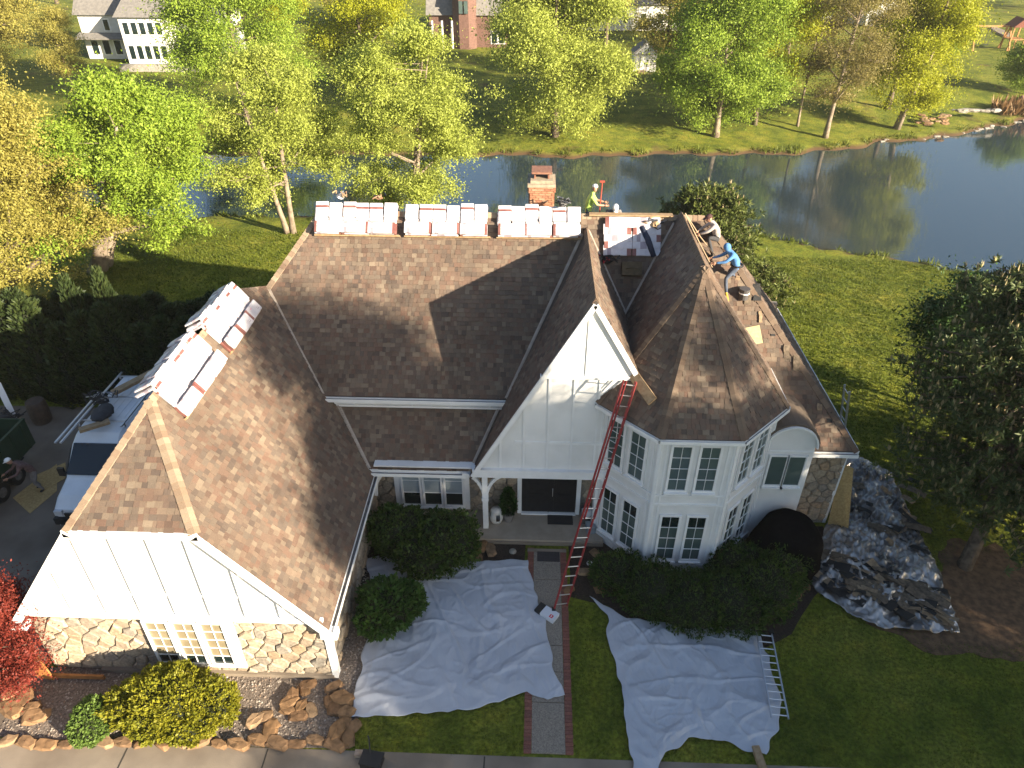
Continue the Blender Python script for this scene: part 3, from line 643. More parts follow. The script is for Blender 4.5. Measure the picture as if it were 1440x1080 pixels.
# porch back wall with window and double door
b = MB(); b.box((-1.5,17.72,1.45), (7.4,0.2,2.9)); PW = part('porch_wall', b, MORTAR, HOUSE)
stones(PW, (-5.2,17.62,0.2), X_, Z_, (0,-1,0), 7.3, 2.4, seed=12, holes=((0.85,3.35,0.2,2.4),(4.75,7.0,0,2.4)))
b = MB(); b.box((-3.28,17.56,1.35), (2.5,0.10,2.1)); part('window_surround', b, TRIM, HOUSE)
for x in (-4.24, -3.53, -2.82): window((x,17.50,0.52), X_, (0,-1,0), 0.55, 1.6, 1, 3, lambda j: GLASS if j == 0 else SHADE_BLIND, frame=0.07)
DOOR = MB(); DOOR.box((0.62,17.56,1.3), (1.80,0.06,2.16)); DOOR = part('front_door', DOOR, BLACKDOOR, HOUSE)
for sx in (-1, 1):
    for z, hh in ((0.72, .75), (1.75, 1.05)):
        b = MB(); b.box((0.62+sx*0.45,17.525,z), (0.58,0.03,hh)); b.box((0.62+sx*0.45,17.515,z), (0.42,0.03,hh-.16)); part('door_panel', b, BLACKDOOR, DOOR)
b = MB(); b.box((0.62,17.52,1.3), (0.03,0.02,2.1)); part('door_seam', b, BLACK, DOOR)
b = MB(); b.tube([(0.74,17.5,1.0),(0.74,17.47,1.05),(0.74,17.47,1.3),(0.74,17.5,1.35)], .012, 6); part('door_handle', b, ALU, DOOR)
b = MB(); b.box((-0.36,17.55,1.35), (0.14,0.14,2.3)); b.box((1.60,17.55,1.35), (0.14,0.14,2.3)); b.box((0.62,17.5,0.225), (1.84,0.16,0.06)); part('door_frame', b, TRIM, HOUSE)
b = MB(); b.prism([(-5.15,17.62,0.0),(-5.15,16.98,0.0),(-1.9,16.28,0.0),(2.4,16.28,0.0),(2.4,17.62,0.0)], (0,0,0.2)); part('porch_floor', b, PORCHF, HOUSE)
b = MB(); b.box((0.3,16.255,0.06), (4.2,0.05,0.13)); part('porch_step_edge', b, CONC, HOUSE)
# gable face over the porch
b = MB(); b.prism([(-1.62,16.8,2.62),(2.4,16.8,2.62),(2.4,16.8,5.3),(3.0,16.8,6.2),(AX,16.8,AZ-.14)], (0,0.14,0)); GF = part('porch_gable', b, WHITE, HOUSE)
b = MB(); b.prism([(0.30,16.73,6.36),(2.98,16.73,6.36),(AX,16.73,AZ-.22)], (0,0.09,0)); part('gable_panel', b, WHITE, GF)
b = MB(); b.box((AX+.02,16.72,6.33), (2.85,0.12,0.1)); part('band_board', b, TRIM, GF)
b = MB(); b.box((1.5,16.715,7.38), (0.05,0.03,2.0)); part('batten', b, TRIM, GF)
for x in np.arange(-0.95, 2.4, 0.72):
    t = min(6.28, kl(x)-.25)
    if t < 2.9: continue
    b = MB(); b.box((x,16.783,(2.85+t)/2), (0.06,0.035,t-2.85)); part('batten', b, TRIM, GF)
b = MB(); b.box((0.95,16.788,3.86), (2.9,0.034,0.09)); part('rail', b, TRIM, GF)
b = MB(); b.bar((-1.82,16.66,kl(-1.82)-.13), (AX,16.66,AZ-.15), 0.06, 0.14, up=(0,0,1)); part('rake_board', b, TRIM, GF)
b = MB(); b.bar((3.08,16.66,kr(3.08)-.13), (AX,16.66,AZ-.15), 0.06, 0.14, up=(0,0,1)); part('rake_board', b, TRIM, GF)
b = MB(); b.box((0.3,16.79,2.66), (4.25,0.24,0.30)); part('porch_beam', b, TRIM, HOUSE)
b = MB(); b.box((-3.45,16.98,2.42), (3.5,0.14,0.2)); part('porch_beam', b, TRIM, HOUSE)
b = MB(); b.box((-1.35,17.3,2.72), (7.2,0.9,0.05)); part('porch_ceiling', b, WHITE, HOUSE)
b = MB(); b.box((-1.45,16.82,1.35), (0.17,0.17,2.5)); b.box((-1.45,16.82,1.50), (0.22,0.22,0.10)); part('porch_post', b, TRIM, HOUSE)
def bracket(x0, z0, x1, z1, y):
    mb = MB(); P = []
    for i in range(9):
        t = i/8*math.pi/2; P.append(Vector((x0+(x1-x0)*(1-math.cos(t)), y, z0+(z1-z0)*math.sin(t))))
    for i in range(8): mb.bar(P[i], P[i+1]+(P[i+1]-P[i])*.08, 0.10, 0.10, up=(0,1,0))
    part('bracket', mb, TRIM, HOUSE)
bracket(-1.48, 1.45, -2.15, 2.5, 16.84); bracket(-1.42, 1.45, -0.72, 2.52, 16.82); bracket(-5.02, 1.4, -4.5, 2.42, 16.95)
# wall under the main eave
b = MB(); b.box((-3.7,18.34,4.22), (6.2,0.16,0.72)); UW = part('upper_wall', b, WHITE, HOUSE)
b = MB(); b.box((-3.7,18.22,4.46), (6.0,0.1,0.10)); b.box((-3.7,18.235,4.06), (6.0,0.06,0.07)); part('band_board', b, TRIM, UW)
for x in np.arange(-6.3, -1.1, 0.62):
    b = MB(); b.box((x,18.235,4.26), (0.05,0.06,0.30)); part('batten', b, TRIM, UW)
# tower walls
TWV = oct_(2.535, 0.0); b = MB(); b.prism(TWV, (0,0,5.40)); TW = part('tower_wall', b, WHITE, HOUSE)
b = MB(); b.prism(oct_(2.60, 0.0), (0,0,0.30)); part('plinth', b, WHITE, TW)
b = MB(); b.prism(oct_(2.575, 2.78), (0,0,0.07)); b.prism(oct_(2.575, 3.14), (0,0,0.06)); part('band_board', b, TRIM, TW)
b = MB(); b.prism(oct_(2.60, 5.14), (0,0,0.22)); part('frieze', b, TRIM, TW)
def tw_glass(j): return GLASST if j < 3 else GLASS
for k in (4, 5, 6):
    a_, c_ = TWV[k], TWV[(k+1) % 8]; u = (c_-a_).normalized(); n = u.cross(Vector((0,0,1))); 
    if n.dot((a_+c_)/2-Vector((TX,TY,0))) < 0: n = -n
    for off in (0.36, 1.15):
        for z, h_ in ((0.55,1.80), (3.42,1.60)):
            window(a_ + u*off + n*0.02 + Vector((0,0,z)), u, n, 0.50, h_, 2, 4, (tw_glass if z < 2 else GLASST), frame=0.07, depth=0.04)
    b = MB()
    for off in (0.05, 0.20, 1.90, 2.05):
        p = a_ + u*off + n*.012; b.bar(p+Vector((0,0,.3)), p+Vector((0,0,5.1)), 0.03, 0.055, up=u)
    part('batten', b, TRIM, TW)
b = MB()
for v in TWV[3:8]: d = (v-Vector((TX,TY,0))).normalized(); b.box(v+d*0.0+Vector((0,0,2.7)), (0.09,0.09,5.2), Matrix.Rotation(math.atan2(d.y,d.x),3,'Z'))
part('corner_board', b, TRIM, TW)
# arched bay right of the tower
ax0, ax1, ay = 7.02, 8.52, 16.82; acx, ar = (ax0+ax1)/2, (ax1-ax0)/2; AZ0 = 3.92
prof = [(ax0,ay,0.0),(ax1,ay,0.0)] + [(acx+ar*math.cos(t),ay,AZ0+ar*math.sin(t)) for t in np.linspace(0, math.pi, 15)]
b = MB(); b.prism(prof, (0,1.0,0)); AB = part('arched_bay', b, WHITE, HOUSE)
ring = []
for t in np.linspace(0, math.pi, 15): ring.append([Vector((acx+(ar+dr)*math.cos(t), ay+dy, AZ0+(ar+dr)*math.sin(t))) for dr, dy in ((.012,-.05),(.10,-.05),(.10,2.3),(.012,2.3))])
b = MB(); b.loft(ring); part('barrel_roof', b, SHINGLE, AB)
b = MB()
for i in range(14): b.bar(ring[i][0]+Vector((0,-.02,0)), ring[i+1][0]+Vector((0,-.02,0)), 0.05, 0.12, up=(0,1,0))
part('arch_trim', b, TRIM, AB)
b = MB(); b.box((acx,ay-.012,3.72), (1.46,0.03,0.05)); part('band_board', b, TRIM, AB)
for x in (7.27, 7.83): window((x,ay-.02,2.40), X_, (0,-1,0), 0.48, 1.14, 1, 1, GLASST, frame=0.06, depth=0.04)
# right wing stone wall
b = MB(); b.box((8.7,17.70,1.6), (2.6,0.2,3.2)); b.box((9.88,22,1.6), (0.2,8.4,3.2)); b.box((-0.5,25.9,2.0), (20.6,0.2,4.0)); RW = part('right_wall', b, MORTAR, HOUSE)
stones(RW, (8.45,17.6,0.1), X_, Z_, (0,-1,0), 1.5, 3.05, seed=21, size=(0.40,0.28))
b = MB(); b.box((9.96,17.66,1.6), (0.10,0.14,3.2)); part('corner_board', b, TRIM, HOUSE)
# chimney behind the ridge
CHX, CHY = 0.17, 23.0
b = MB(); b.box((CHX,CHY,6.9), (0.70,0.9,5.9)); CH = part('chimney', b, MORTAR, HOUSE)
b = MB(); r = random.Random(4)
for j in range(34):
    z = 7.3 + j*0.075
    o_ = 0.0 if j % 2 else 0.1; wx = 0.38 + (0.04 if j in (31,32,33) else 0); wy = 0.48
    x = -wx
    while x < wx-.02:
        w = min(0.2 if x > -wx else 0.2-o_, wx-x); b.box((CHX+x+w/2, CHY-wy, z), (w-.012, 0.09, 0.063)); x += w
    for sx in (-1, 1):
        yy = -wy+.05
        while yy < wy: b.box((CHX+sx*wx, CHY+yy+.09, z), (0.08, 0.178, 0.063)); yy += 0.19
part('brick_courses', b, CHIM, CH, kind='stuff')
b = MB(); b.box((CHX,CHY,9.84), (0.9,1.1,0.10)); b.box((CHX,CHY,9.93), (0.72,0.9,0.1)); part('crown', b, mat('chimney_mortar_crown', (0.36,0.30,0.22), 0.9, (0.26,0.21,0.15), 8), CH)
b = MB()
for sx in (-1, 1): b.box((CHX+sx*.22,CHY,10.06), (0.05,0.5,0.22))
b.box((CHX,CHY,10.19), (0.66,0.7,0.06)); part('chimney_cap', b, mat('rusty_metal', (0.17,0.075,0.05), 0.8, (0.28,0.14,0.09), 9), CH)

# ------------------------------------------------------------------ vegetation
def unit(A): return A/np.maximum(np.linalg.norm(A, axis=1, keepdims=True), 1e-9)
def quads(C, D, S, W, rs, nrm=None):
    """leaf-shaped quads at C pointing along D with length S and width W"""
    n = len(C); r_ = rs.normal(size=(n, 3)) if nrm is None else nrm + 0.25*rs.normal(size=(n, 3))
    X = unit(np.cross(D, r_)); Nn = np.cross(X, D)
    V_ = np.stack([C, C + D*(S*.45)[:, None] + X*(W*.5)[:, None] + Nn*(S*.06)[:, None], C + D*S[:, None], C + D*(S*.45)[:, None] - X*(W*.5)[:, None] + Nn*(S*.06)[:, None]], 1).reshape(-1, 3)
    return V_, np.arange(n*4).reshape(-1, 4)
DENS, LEAFK, CLUMP = 4.3, 0.52, 0.60
def tree_geo(seed, H, rx, lo, nl=13, sub=5, lpc=95, leaf=0.28, spread=0.75, tr=0.28, lean=(0, 0), stems=1, fork=0.3, up=0.55, ry=None, taper=1.0, fill=0):
    rs = np.random.RandomState(seed); mb = MB(); C = []; ry = ry or rx
    cz = (lo+H)/2; rz = (H-lo)/2; cl = []
    prof = lambda t: (min(1, .5+t/.22*.5))*max(.02, 1-t**2.3)**.55
    for s_ in range(stems):
        a0 = rs.uniform(0, 6.28); off = (0.28*math.cos(a0), 0.28*math.sin(a0)) if stems > 1 else (0, 0)
        spl = (rx*.35*math.cos(a0), rx*.35*math.sin(a0)) if stems > 1 else (0, 0)
        T = []
        for i in range(9):
            t = i/8; T.append(Vector((off[0]+(lean[0]+spl[0])*t + 0.12*math.sin(3*t+seed)*H*.1, off[1]+(lean[1]+spl[1])*t + 0.1*math.cos(4*t+seed)*H*.1 - .1*H*.1*math.cos(seed), -0.3 + (H*0.86+.3)*t)))
        rr = [tr*(1.35 if i == 0 else 1-0.88*i/8) for i in range(9)]; mb.tube(T, rr, 7)
        for k in range(nl // stems + (1 if stems > 1 else 0)):
            t = fork + (0.97-fork)*((k+rs.uniform(0, .8))/(nl/stems)); t = min(t, .98); f = t*8; i = min(7, int(f)); p = T[i].lerp(T[i+1], f-i)
            az = k*2.4 + rs.uniform(-.5, .5) + seed; te = min(.99, max(0.02, (p.z-lo)/(H-lo) + rs.uniform(-.12, .26))); q = prof(te)*rs.uniform(.66, 1.0)
            e_ = Vector((lean[0]*(.25+.6*te)+rx*q*math.cos(az), lean[1]*(.25+.6*te)+ry*q*math.sin(az), lo+te*(H-lo)))
            m_ = p.lerp(e_, .5) + Vector((0, 0, up*rs.uniform(.2, 1)*(e_-p).length*.22)); r0 = max(.025, tr*(1-.8*t)*.55)
            L5 = [p.lerp(m_, .5)*.5+p.lerp(m_, .5)*.5, m_, m_.lerp(e_, .55), e_]; mb.tube([p]+L5, [r0, r0*.8, r0*.6, r0*.38, r0*.15], 5, cap=False)
            cl += [m_.lerp(e_, .55), e_, m_]
            for j in range(sub):
                b0 = m_.lerp(e_, rs.uniform(0, .8)); d = Vector(rs.normal(size=3)); d.normalize(); d.z = abs(d.z)*.6; b1 = b0 + d*rx*rs.uniform(.18, .42)
                tb = min(1, max(0, (b1.z-lo)/(H-lo))); x = math.hypot((b1.x-lean[0]*(.25+.6*tb))/rx, (b1.y-lean[1]*(.25+.6*tb))/ry)/max(.1, prof(tb))
                if x > 1.08 or b1.z > H: b1 = b0.lerp(b1, .45)
                mb.tube([b0, b0.lerp(b1, .5)+Vector((0,0,.1)), b1], [r0*.35, r0*.22, .012], 4, cap=False); cl += [b1, b0.lerp(b1, .55)]
    for _ in range(fill):
        te = rs.uniform(.0, .97); az = rs.uniform(0, 6.28); q = prof(te)*math.sqrt(rs.uniform(.25, .95)); cl.append(Vector((lean[0]*(.25+.6*te)+rx*q*math.cos(az), lean[1]*(.25+.6*te)+ry*q*math.sin(az), lo+te*(H-lo))))
    A = np.array([tuple(c) for c in cl])
    lpc = lpc*DENS; leaf = leaf*LEAFK; k = rs.uniform(.45, 1.45, len(A)); C = np.repeat(A, (lpc*k).astype(int), axis=0); sp = np.repeat(k, (lpc*k).astype(int))
    off = rs.normal(size=C.shape)*CLUMP*spread*np.array([1, 1, .7])*(.55+.45*sp)[:, None]; loose = rs.uniform(size=len(C)) < .22; off[loose] *= 2.1; C = C + off
    kp = C[:, 2] > 0.35; C = C[kp]; off = off[kp]
    D = unit(rs.normal(size=C.shape) + np.array([0, 0, -.25])); S = leaf*rs.uniform(.5, 1.5, len(C))
    nrm = unit(unit(off + np.array([0, 0, .25*spread]))*1.5 + rs.normal(size=C.shape)*.45)
    return mb, quads(C, D, S, S*.5, rs, nrm)
def plant(name, pos, geo, lm, bark, label, cat='tree', group=None, names=('trunk', 'crown')):
    mb, (V_, F_) = geo; o = empty(name, pos, label, cat, group); WORLD[o.name] = Vector((0, 0, 0))   # parts modelled about the tree's base
    t = bpy.data.objects.new(names[0], mesh_from(names[0], mb, bark, True)); t.parent = o; COL.link(t)
    c = bpy.data.objects.new(names[1], mesh_np(names[1], V_, F_, lm)); c.parent = o; COL.link(c); return o
def at(x, y): return (x, y, gh(x, y))
plant('tree', at(1.4,66.8), tree_geo(1, 15.5, 7.2, 1.0, fork=.15, nl=26, sub=6, lpc=78, leaf=.36, spread=.85, tr=.34, fill=70), L_LIME, BARK, 'broad bright green tree on the far bank, reflected opposite the chimney')
plant('tree', at(16.2,67.5), tree_geo(2, 16.5, 5.6, 0.9, fork=.12, nl=25, sub=6, lpc=80, leaf=.34, spread=.8, tr=.30, fill=70), L_GREEN, BARKP, 'tall fresh green birch-like tree with pale trunk at the far water edge')
plant('tree', at(20.6,70.6), tree_geo(3, 17.5, 3.8, 2.6, fork=.24, nl=16, sub=5, lpc=80, leaf=.34, spread=.75, tr=.24, fill=40), L_YEL, BARK, 'yellow green tree standing just behind the pale-trunked tree')
plant('tree', at(24.9,70.8), tree_geo(4, 13, 2.6, 5.5, nl=9, sub=4, lpc=20, leaf=.26, spread=.6, tr=.13), L_OLIVE, BARKP, 'slender pale trunk with a thin budding crown on the far bank')
plant('tree', at(26.7,67.9), tree_geo(5, 15.5, 4.6, 2.8, nl=22, sub=7, lpc=26, leaf=.27, spread=.75, tr=.24, fork=.22), L_OLIVE, BARKP, 'tawny half-leafed tree with bare lower limbs on the far bank')
plant('tree', at(34.1,71.2), tree_geo(6, 16.8, 4.6, 1.9, fork=.2, nl=20, sub=6, lpc=88, leaf=.34, spread=.75, tr=.24, stems=2, fill=60), L_YEL, BARKP, 'vivid yellow green tree with twin trunks on the far bank')
plant('tree', at(35.6,77.3), tree_geo(7, 15, 4.2, 4.5, nl=13, sub=5, lpc=45, leaf=.32, spread=.8, tr=.28), L_OLIVE, BARK, 'dark-trunked olive tree behind the yellow twin-trunked tree')
plant('tree', at(-16.3,44.0), tree_geo(8, 11.2, 4.7, 2.4, nl=24, sub=7, lpc=46, leaf=.25, spread=.5, tr=.20, stems=3, fork=.26), L_LIME, BARKP, 'multi-stemmed pale-barked tree on the lawn before the pond')
plant('tree', at(-8.6,45.6), tree_geo(9, 12.4, 5.2, 1.0, nl=24, sub=7, lpc=62, leaf=.26, spread=.5, tr=.20, stems=2, fork=.16, fill=30), L_YEL if False else L_LIME, BARKP, 'airy lime tree rising behind the bundles on the main ridge')
plant('tree', at(-25.0,36.6), tree_geo(10, 9.8, 6.2, 0.9, nl=26, sub=7, lpc=82, leaf=.27, spread=.50, tr=.46, lean=(4.2,.6), stems=2, fork=.24, fill=26), L_GREEN, BARKP, 'large spreading green tree with thick leaning trunk beside the evergreen hedge')
plant('tree', at(-26.2,31.2), tree_geo(11, 12.3, 5.6, 0.8, nl=28, sub=7, lpc=88, leaf=.23, spread=.5, tr=.40, fork=.12, fill=60), L_OCH, BARK, 'ochre yellow spring tree at the end of the evergreen hedge')
plant('tree', at(-27.5,69.0), tree_geo(12, 16.5, 7.6, 1.6, nl=22, sub=6, lpc=72, leaf=.36, spread=.9, tr=.36, fill=70), L_GREEN, BARK, 'tall dense green tree across the pond, beside the white far house')
far_a = plant('tree', at(-19.5,84.0), tree_geo(13, 14, 6.2, 1.8, nl=17, sub=5, lpc=60, leaf=.40, spread=.9, tr=.28, fill=50), L_YEL, BARK, 'pale yellow green tree in front of the dark brick house', group=None)
far_b = plant('tree', at(13.6,84.0), tree_geo(14, 13.5, 4.6, 4.6, nl=14, sub=5, lpc=45, leaf=.38, spread=.85, tr=.26), L_OCH, BARK, 'tan half-leafed tree in front of the small white shed')
far_c = plant('tree', at(-62,84.0), tree_geo(15, 15, 7.5, 1.5, nl=18, sub=5, lpc=62, leaf=.42, spread=1.0, tr=.3, fill=60), L_OCH, BARK, 'golden tree on the far bank left of the white far house')
FAR = 'trees among the far houses'
for i, (x, y, src, sc) in enumerate([(-78,104,far_c,1.1),(-38,112,far_a,.9),(-30,128,far_c,1.0),(-2,118,far_a,1.05),(9,108,far_b,1.2),(24,112,far_b,1.1),(33,104,far_a,1.05),(44,112,far_b,1.1),(52,135,far_c,1.0),(70,136,far_a,.9),(84,140,far_b,.95),(92,150,far_c,.9),(-60,140,far_a,1.2),(-92,150,far_b,1.2),(66,162,far_c,1.2),(0,165,far_c,1.3),(-20,170,far_a,1.4),(28,160,far_b,1.3),(41,92,far_b,.8),(-48,76,far_b,.62)]):
    o = copy_tree(src, None, at(x, y)); o.scale = (sc, sc, sc*rnd.uniform(.9, 1.1)); o.rotation_euler.z = i*1.7
    tag(o, ['budding yellow green tree standing among the far houses', 'tan leafing tree standing among the far houses', 'golden leafing tree standing among the far houses'][(far_a, far_b, far_c).index(src)], 'tree', FAR)
sm = plant('tree', at(53.5,84.5), tree_geo(16, 6.2, 3.0, .7, nl=13, sub=5, lpc=60, leaf=.30, spread=.55, tr=.16, fill=20), L_GREEN, BARK, 'small round green tree on the lawn beside the canoe')
sm2 = copy_tree(sm, None, at(51.0,100.5)); sm2.scale = (.9,.9,.8); tag(sm2, 'low dark shrubby tree left of the wooden playset', 'tree')
bare = plant('tree', at(-33,135), tree_geo(17, 9, 5, 2, nl=16, sub=7, lpc=3, leaf=.25, spread=.5, tr=.22), L_OLIVE, BARKP, 'leafless pale tree on the distant lawn')
plant('tree', at(16.2,24.5), tree_geo(18, 6.0, 1.5, .8, nl=14, sub=5, lpc=26, leaf=.26, spread=.42, tr=.10, fill=6), L_DARK, BARK, 'young dark green maple in shade beside the big pine')
# trees beyond the right-hand edge of the lot; their shade falls over the front of the house
sh = plant('tree', at(22.5,3.4), tree_geo(21, 15.5, 5.0, 3.0, nl=18, sub=6, lpc=62, leaf=.34, spread=.75, tr=.32, fill=30), L_GREEN, BARK, 'tall leafy street tree shading the front lawn', group='street trees shading the front lawn')
sh.scale = (.86,.86,.86)
for x, y, sc, rz, zs in [(23.6,-2.0,.92,1.1,1.42),(19.0,0.6,.66,2.3,1),(30.5,4.5,.7,3.0,1.0),(16.8,-6.9,.60,5.0,1),(20.5,-4.2,.66,1.9,1),(21.5,-8.0,.72,3.3,1),(20.5,3.2,.44,.6,1),(24.5,3.6,.5,2.6,1),(26.8,-3.4,.92,4.4,1.42),(26.3,2.4,.60,5.1,1.84),(27.0,6.4,.42,.9,2.0)]:
    o = copy_tree(sh, None, at(x, y)); o.scale = (sc, sc, sc*zs); o.rotation_euler.z = rz; tag(o, 'tall leafy street tree shading the front lawn', 'tree', 'street trees shading the front lawn')

def pine_geo(seed, H, r, lo, nb=70, tufts=16, lean=(0,0), tuft=.22, dome=False):
    rs = np.random.RandomState(seed); mb = MB(); tips = []; dirs = []
    T = [Vector((lean[0]*t+.15*math.sin(5*t), lean[1]*t, -0.2+H*.93*t)) for t in np.linspace(0, 1, 8)]; mb.tube(T, [.24*(1-.85*i/7) for i in range(8)], 7)
    for k in range(nb):
        t = (k+.5)/nb; z = lo+(H-lo)*t; f = min(6.99, z/H/.93*7); p = T[int(f)].lerp(T[int(f)+1], f-int(f)); az = k*2.4+rs.uniform(-.3,.3)
        prof = math.sqrt(max(.03, 1-(2*t-.75)**2/1.7)) if not dome else math.sqrt(max(.02, 1-t**2.2)); l = r*prof*rs.uniform(.65, 1.05)
        e_ = p + Vector((math.cos(az)*l, math.sin(az)*l, l*rs.uniform(-.05, .32))); mb.tube([p, p.lerp(e_, .5)+Vector((0,0,.08*l)), e_], [.05, .03, .012], 4, cap=False)
        for j in range(tufts):
            q = p.lerp(e_, rs.uniform(.35, 1.0)) + Vector(rs.normal(size=3)*np.array([.32,.32,.18])); d = (e_-p).normalized()*.6 + Vector((0,0,.7)) + Vector(rs.normal(size=3)*.3); tips.append(tuple(q)); dirs.append(tuple(d.normalized()))
    A = np.array(tips); B_ = np.array(dirs); k = 11
    C = np.repeat(A, k, axis=0); D = unit(np.repeat(B_, k, axis=0)*.75 + rs.normal(size=(len(C), 3))*.75); S = tuft*rs.uniform(.7, 1.3, len(C))
    nd = quads(C, D, S, S*.24, rs)
    sel = rs.uniform(size=len(A)) < (.10 if dome else .5); A2 = A[sel]; n2 = len(A2); C2 = np.repeat(A2, 2, axis=0); D2 = unit(np.array([0,0,1.0])+.3*B_[sel].repeat(2, axis=0)+rs.normal(size=(n2*2, 3))*.1)
    return mb, nd, quads(C2, D2, np.full(n2*2, tuft*1.2), np.full(n2*2, .075), rs)
def pine(pos, geo, label):
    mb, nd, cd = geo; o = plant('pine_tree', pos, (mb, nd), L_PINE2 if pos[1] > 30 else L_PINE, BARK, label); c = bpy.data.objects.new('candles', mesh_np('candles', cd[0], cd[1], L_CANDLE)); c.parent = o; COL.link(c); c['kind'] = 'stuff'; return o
pine((13.75,15.75,0), pine_geo(31, 8.9, 3.5, 2.0, nb=160, tufts=30, lean=(1.5,3.0)), 'big dark pine with pale candles and a leaning trunk beside the debris tarp')
pine((18.3,18.4,0), pine_geo(32, 7.8, 3.4, .8, nb=120, tufts=26), 'dark shaded pine behind the leaning-trunk pine')
pine((8.2,32.5,gh(8.2,32.5)), pine_geo(33, 6.6, 3.3, .3, nb=130, tufts=30, dome=True, tuft=.24), 'rounded pine on the bank behind the tower ridge')
pine((11.6,33.6,gh(11.6,33.6)), pine_geo(34, 2.2, 1.5, .2, nb=50, tufts=22, dome=True), 'low spreading pine beside the rounded pine')

def shrub_geo(seed, blobs, dens, leaf, wid=.6, upb=.3, lump=.18, tip=0.0):
    """blobs: (centre, radii); leaf quads over lumpy shells with a dark solid inside"""
    rs = np.random.RandomState(seed); core = MB(); VV = []; FF = []; off = 0
    for c, r_ in blobs:
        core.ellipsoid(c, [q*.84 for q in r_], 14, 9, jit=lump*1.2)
        ar = 4*math.pi*((((r_[0]*r_[1])**1.6+(r_[0]*r_[2])**1.6+(r_[1]*r_[2])**1.6)/3)**(1/1.6)); n = int(ar*dens)
        u = unit(rs.normal(size=(n, 3))); u = u[u[:, 2] > -.75]
        k = np.array([1+lump*1.2*noise.noise(Vector(q)*2.3+Vector(c)) + lump*.7*noise.noise(Vector(q)*6+Vector(c)) for q in u]) * (1-.16*rs.uniform(0, 1, len(u))**2)
        P = np.array(c) + u*np.array(r_)*k[:, None]; P[:, 2] = np.maximum(P[:, 2], .03)
        D = unit(u*.8 + rs.normal(size=u.shape)*.55 + np.array([0,0,upb])); S = leaf*rs.uniform(.6, 1.4, len(u))
        v_, f_ = quads(P - D*(S*.3)[:, None], D, S, S*wid, rs); VV.append(v_); FF.append(f_+off); off += len(v_)
    return core, (np.concatenate(VV), np.concatenate(FF))
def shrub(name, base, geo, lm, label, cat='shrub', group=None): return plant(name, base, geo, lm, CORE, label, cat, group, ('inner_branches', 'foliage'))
# evergreen hedge left of the drive: single trees in a double row
def arbor(seed, h, r):
    rs = np.random.RandomState(seed); mb = MB(); mb.tube([(0,0,0),(0,0,h*.3),(0,0,h*.62),(0,0,h*.93)], [r*.62, r*.68, r*.36, .03], 8)
    n = 3400; t = rs.uniform(0, 1, n)**1.25; a = rs.uniform(0, 6.283, n); rad = r*np.sqrt(1-t**1.6)*(.86+.16*np.sin(a*5+t*17))*rs.uniform(.8, 1.06, n)
    P = np.stack([rad*np.cos(a), rad*np.sin(a), .05+t*h*.97], 1); D = unit(np.stack([np.cos(a)*.55, np.sin(a)*.55, np.full(n, .85)], 1)+rs.normal(size=(n,3))*.25); S = .26*rs.uniform(.6, 1.3, n)
    return mb, quads(P, D, S, S*.42, rs)
AR = [plant('arborvitae', (-22.6,24.4,0), arbor(40+i, 3.9+.25*i, 1.0), L_HEDGE, CORE, 'dark arborvitae in the hedge row facing the driveway', 'shrub', 'arborvitae hedge', ('inner_branches', 'foliage')) for i in range(3)]
AR[1].location = (-21.3,24.3,0); AR[2].location = (-20.2,24.2,0); k = 0
for row, (x0, x1, y0, y1) in enumerate([(-19.1,-11.6,24.1,23.7), (-24.5,-11.0,26.2,25.9), (-24,-13,28.2,28.0)]):
    for x in np.arange(x0, x1, 1.12):
        t = (x-x0)/(x1-x0); o = copy_tree(AR[k % 3], None, (x+rnd.uniform(-.12,.12), y0+(y1-y0)*t+rnd.uniform(-.2,.2), 0)); sc = rnd.uniform(.86,1.06)*(1, .92, .66)[row]; o.scale = (1,1,sc); o.rotation_euler.z = rnd.uniform(0, 6); k += 1; o['label'] = ('dark arborvitae in the hedge row facing the driveway', 'dark arborvitae in the second row of the hedge', 'lower dark arborvitae in the back row by the lawn')[row]
for (x, y, h) in ((-17.6,25.5,5.15), (-18.8,25.15,5.0)):
    o = copy_tree(AR[0], None, (x, y, 0)); o.scale = (.6,.6,h/3.9); tag(o, 'arborvitae taller than the hedge, its tip catching the sun', 'shrub', 'tall sunlit arborvitae tips')
shrub('shrub', (-25.0,26.2,0), shrub_geo(50, [((0.4,0,2.3),(2.1,1.8,2.3)), ((-1.5,.7,2.2),(1.8,1.6,2.2)), ((-1.4,-1.7,1.9),(1.7,1.4,2.0))], 190, .20), L_OCH, 'sunlit golden shrub at the outer end of the arborvitae hedge')
# shrubs round the house
blob = lambda *a: list(a)
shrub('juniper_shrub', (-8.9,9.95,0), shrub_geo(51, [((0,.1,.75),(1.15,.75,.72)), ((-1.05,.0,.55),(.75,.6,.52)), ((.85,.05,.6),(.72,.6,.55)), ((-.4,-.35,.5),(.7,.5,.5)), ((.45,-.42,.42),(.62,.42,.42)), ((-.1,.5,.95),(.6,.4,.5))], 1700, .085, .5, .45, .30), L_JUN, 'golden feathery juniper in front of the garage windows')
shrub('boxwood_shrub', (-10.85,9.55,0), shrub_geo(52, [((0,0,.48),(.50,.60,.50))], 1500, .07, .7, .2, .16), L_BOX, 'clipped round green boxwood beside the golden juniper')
shrub('shrub', (-3.35,15.55,0), shrub_geo(53, [((-.75,.35,.85),(1.05,.85,.85)), ((.75,.0,.85),(1.0,1.0,.88)), ((.1,-.5,.7),(.9,.7,.7))], 460, .105, .62, .3, .30), L_YEW, 'clipped dark holly mass under the porch window')
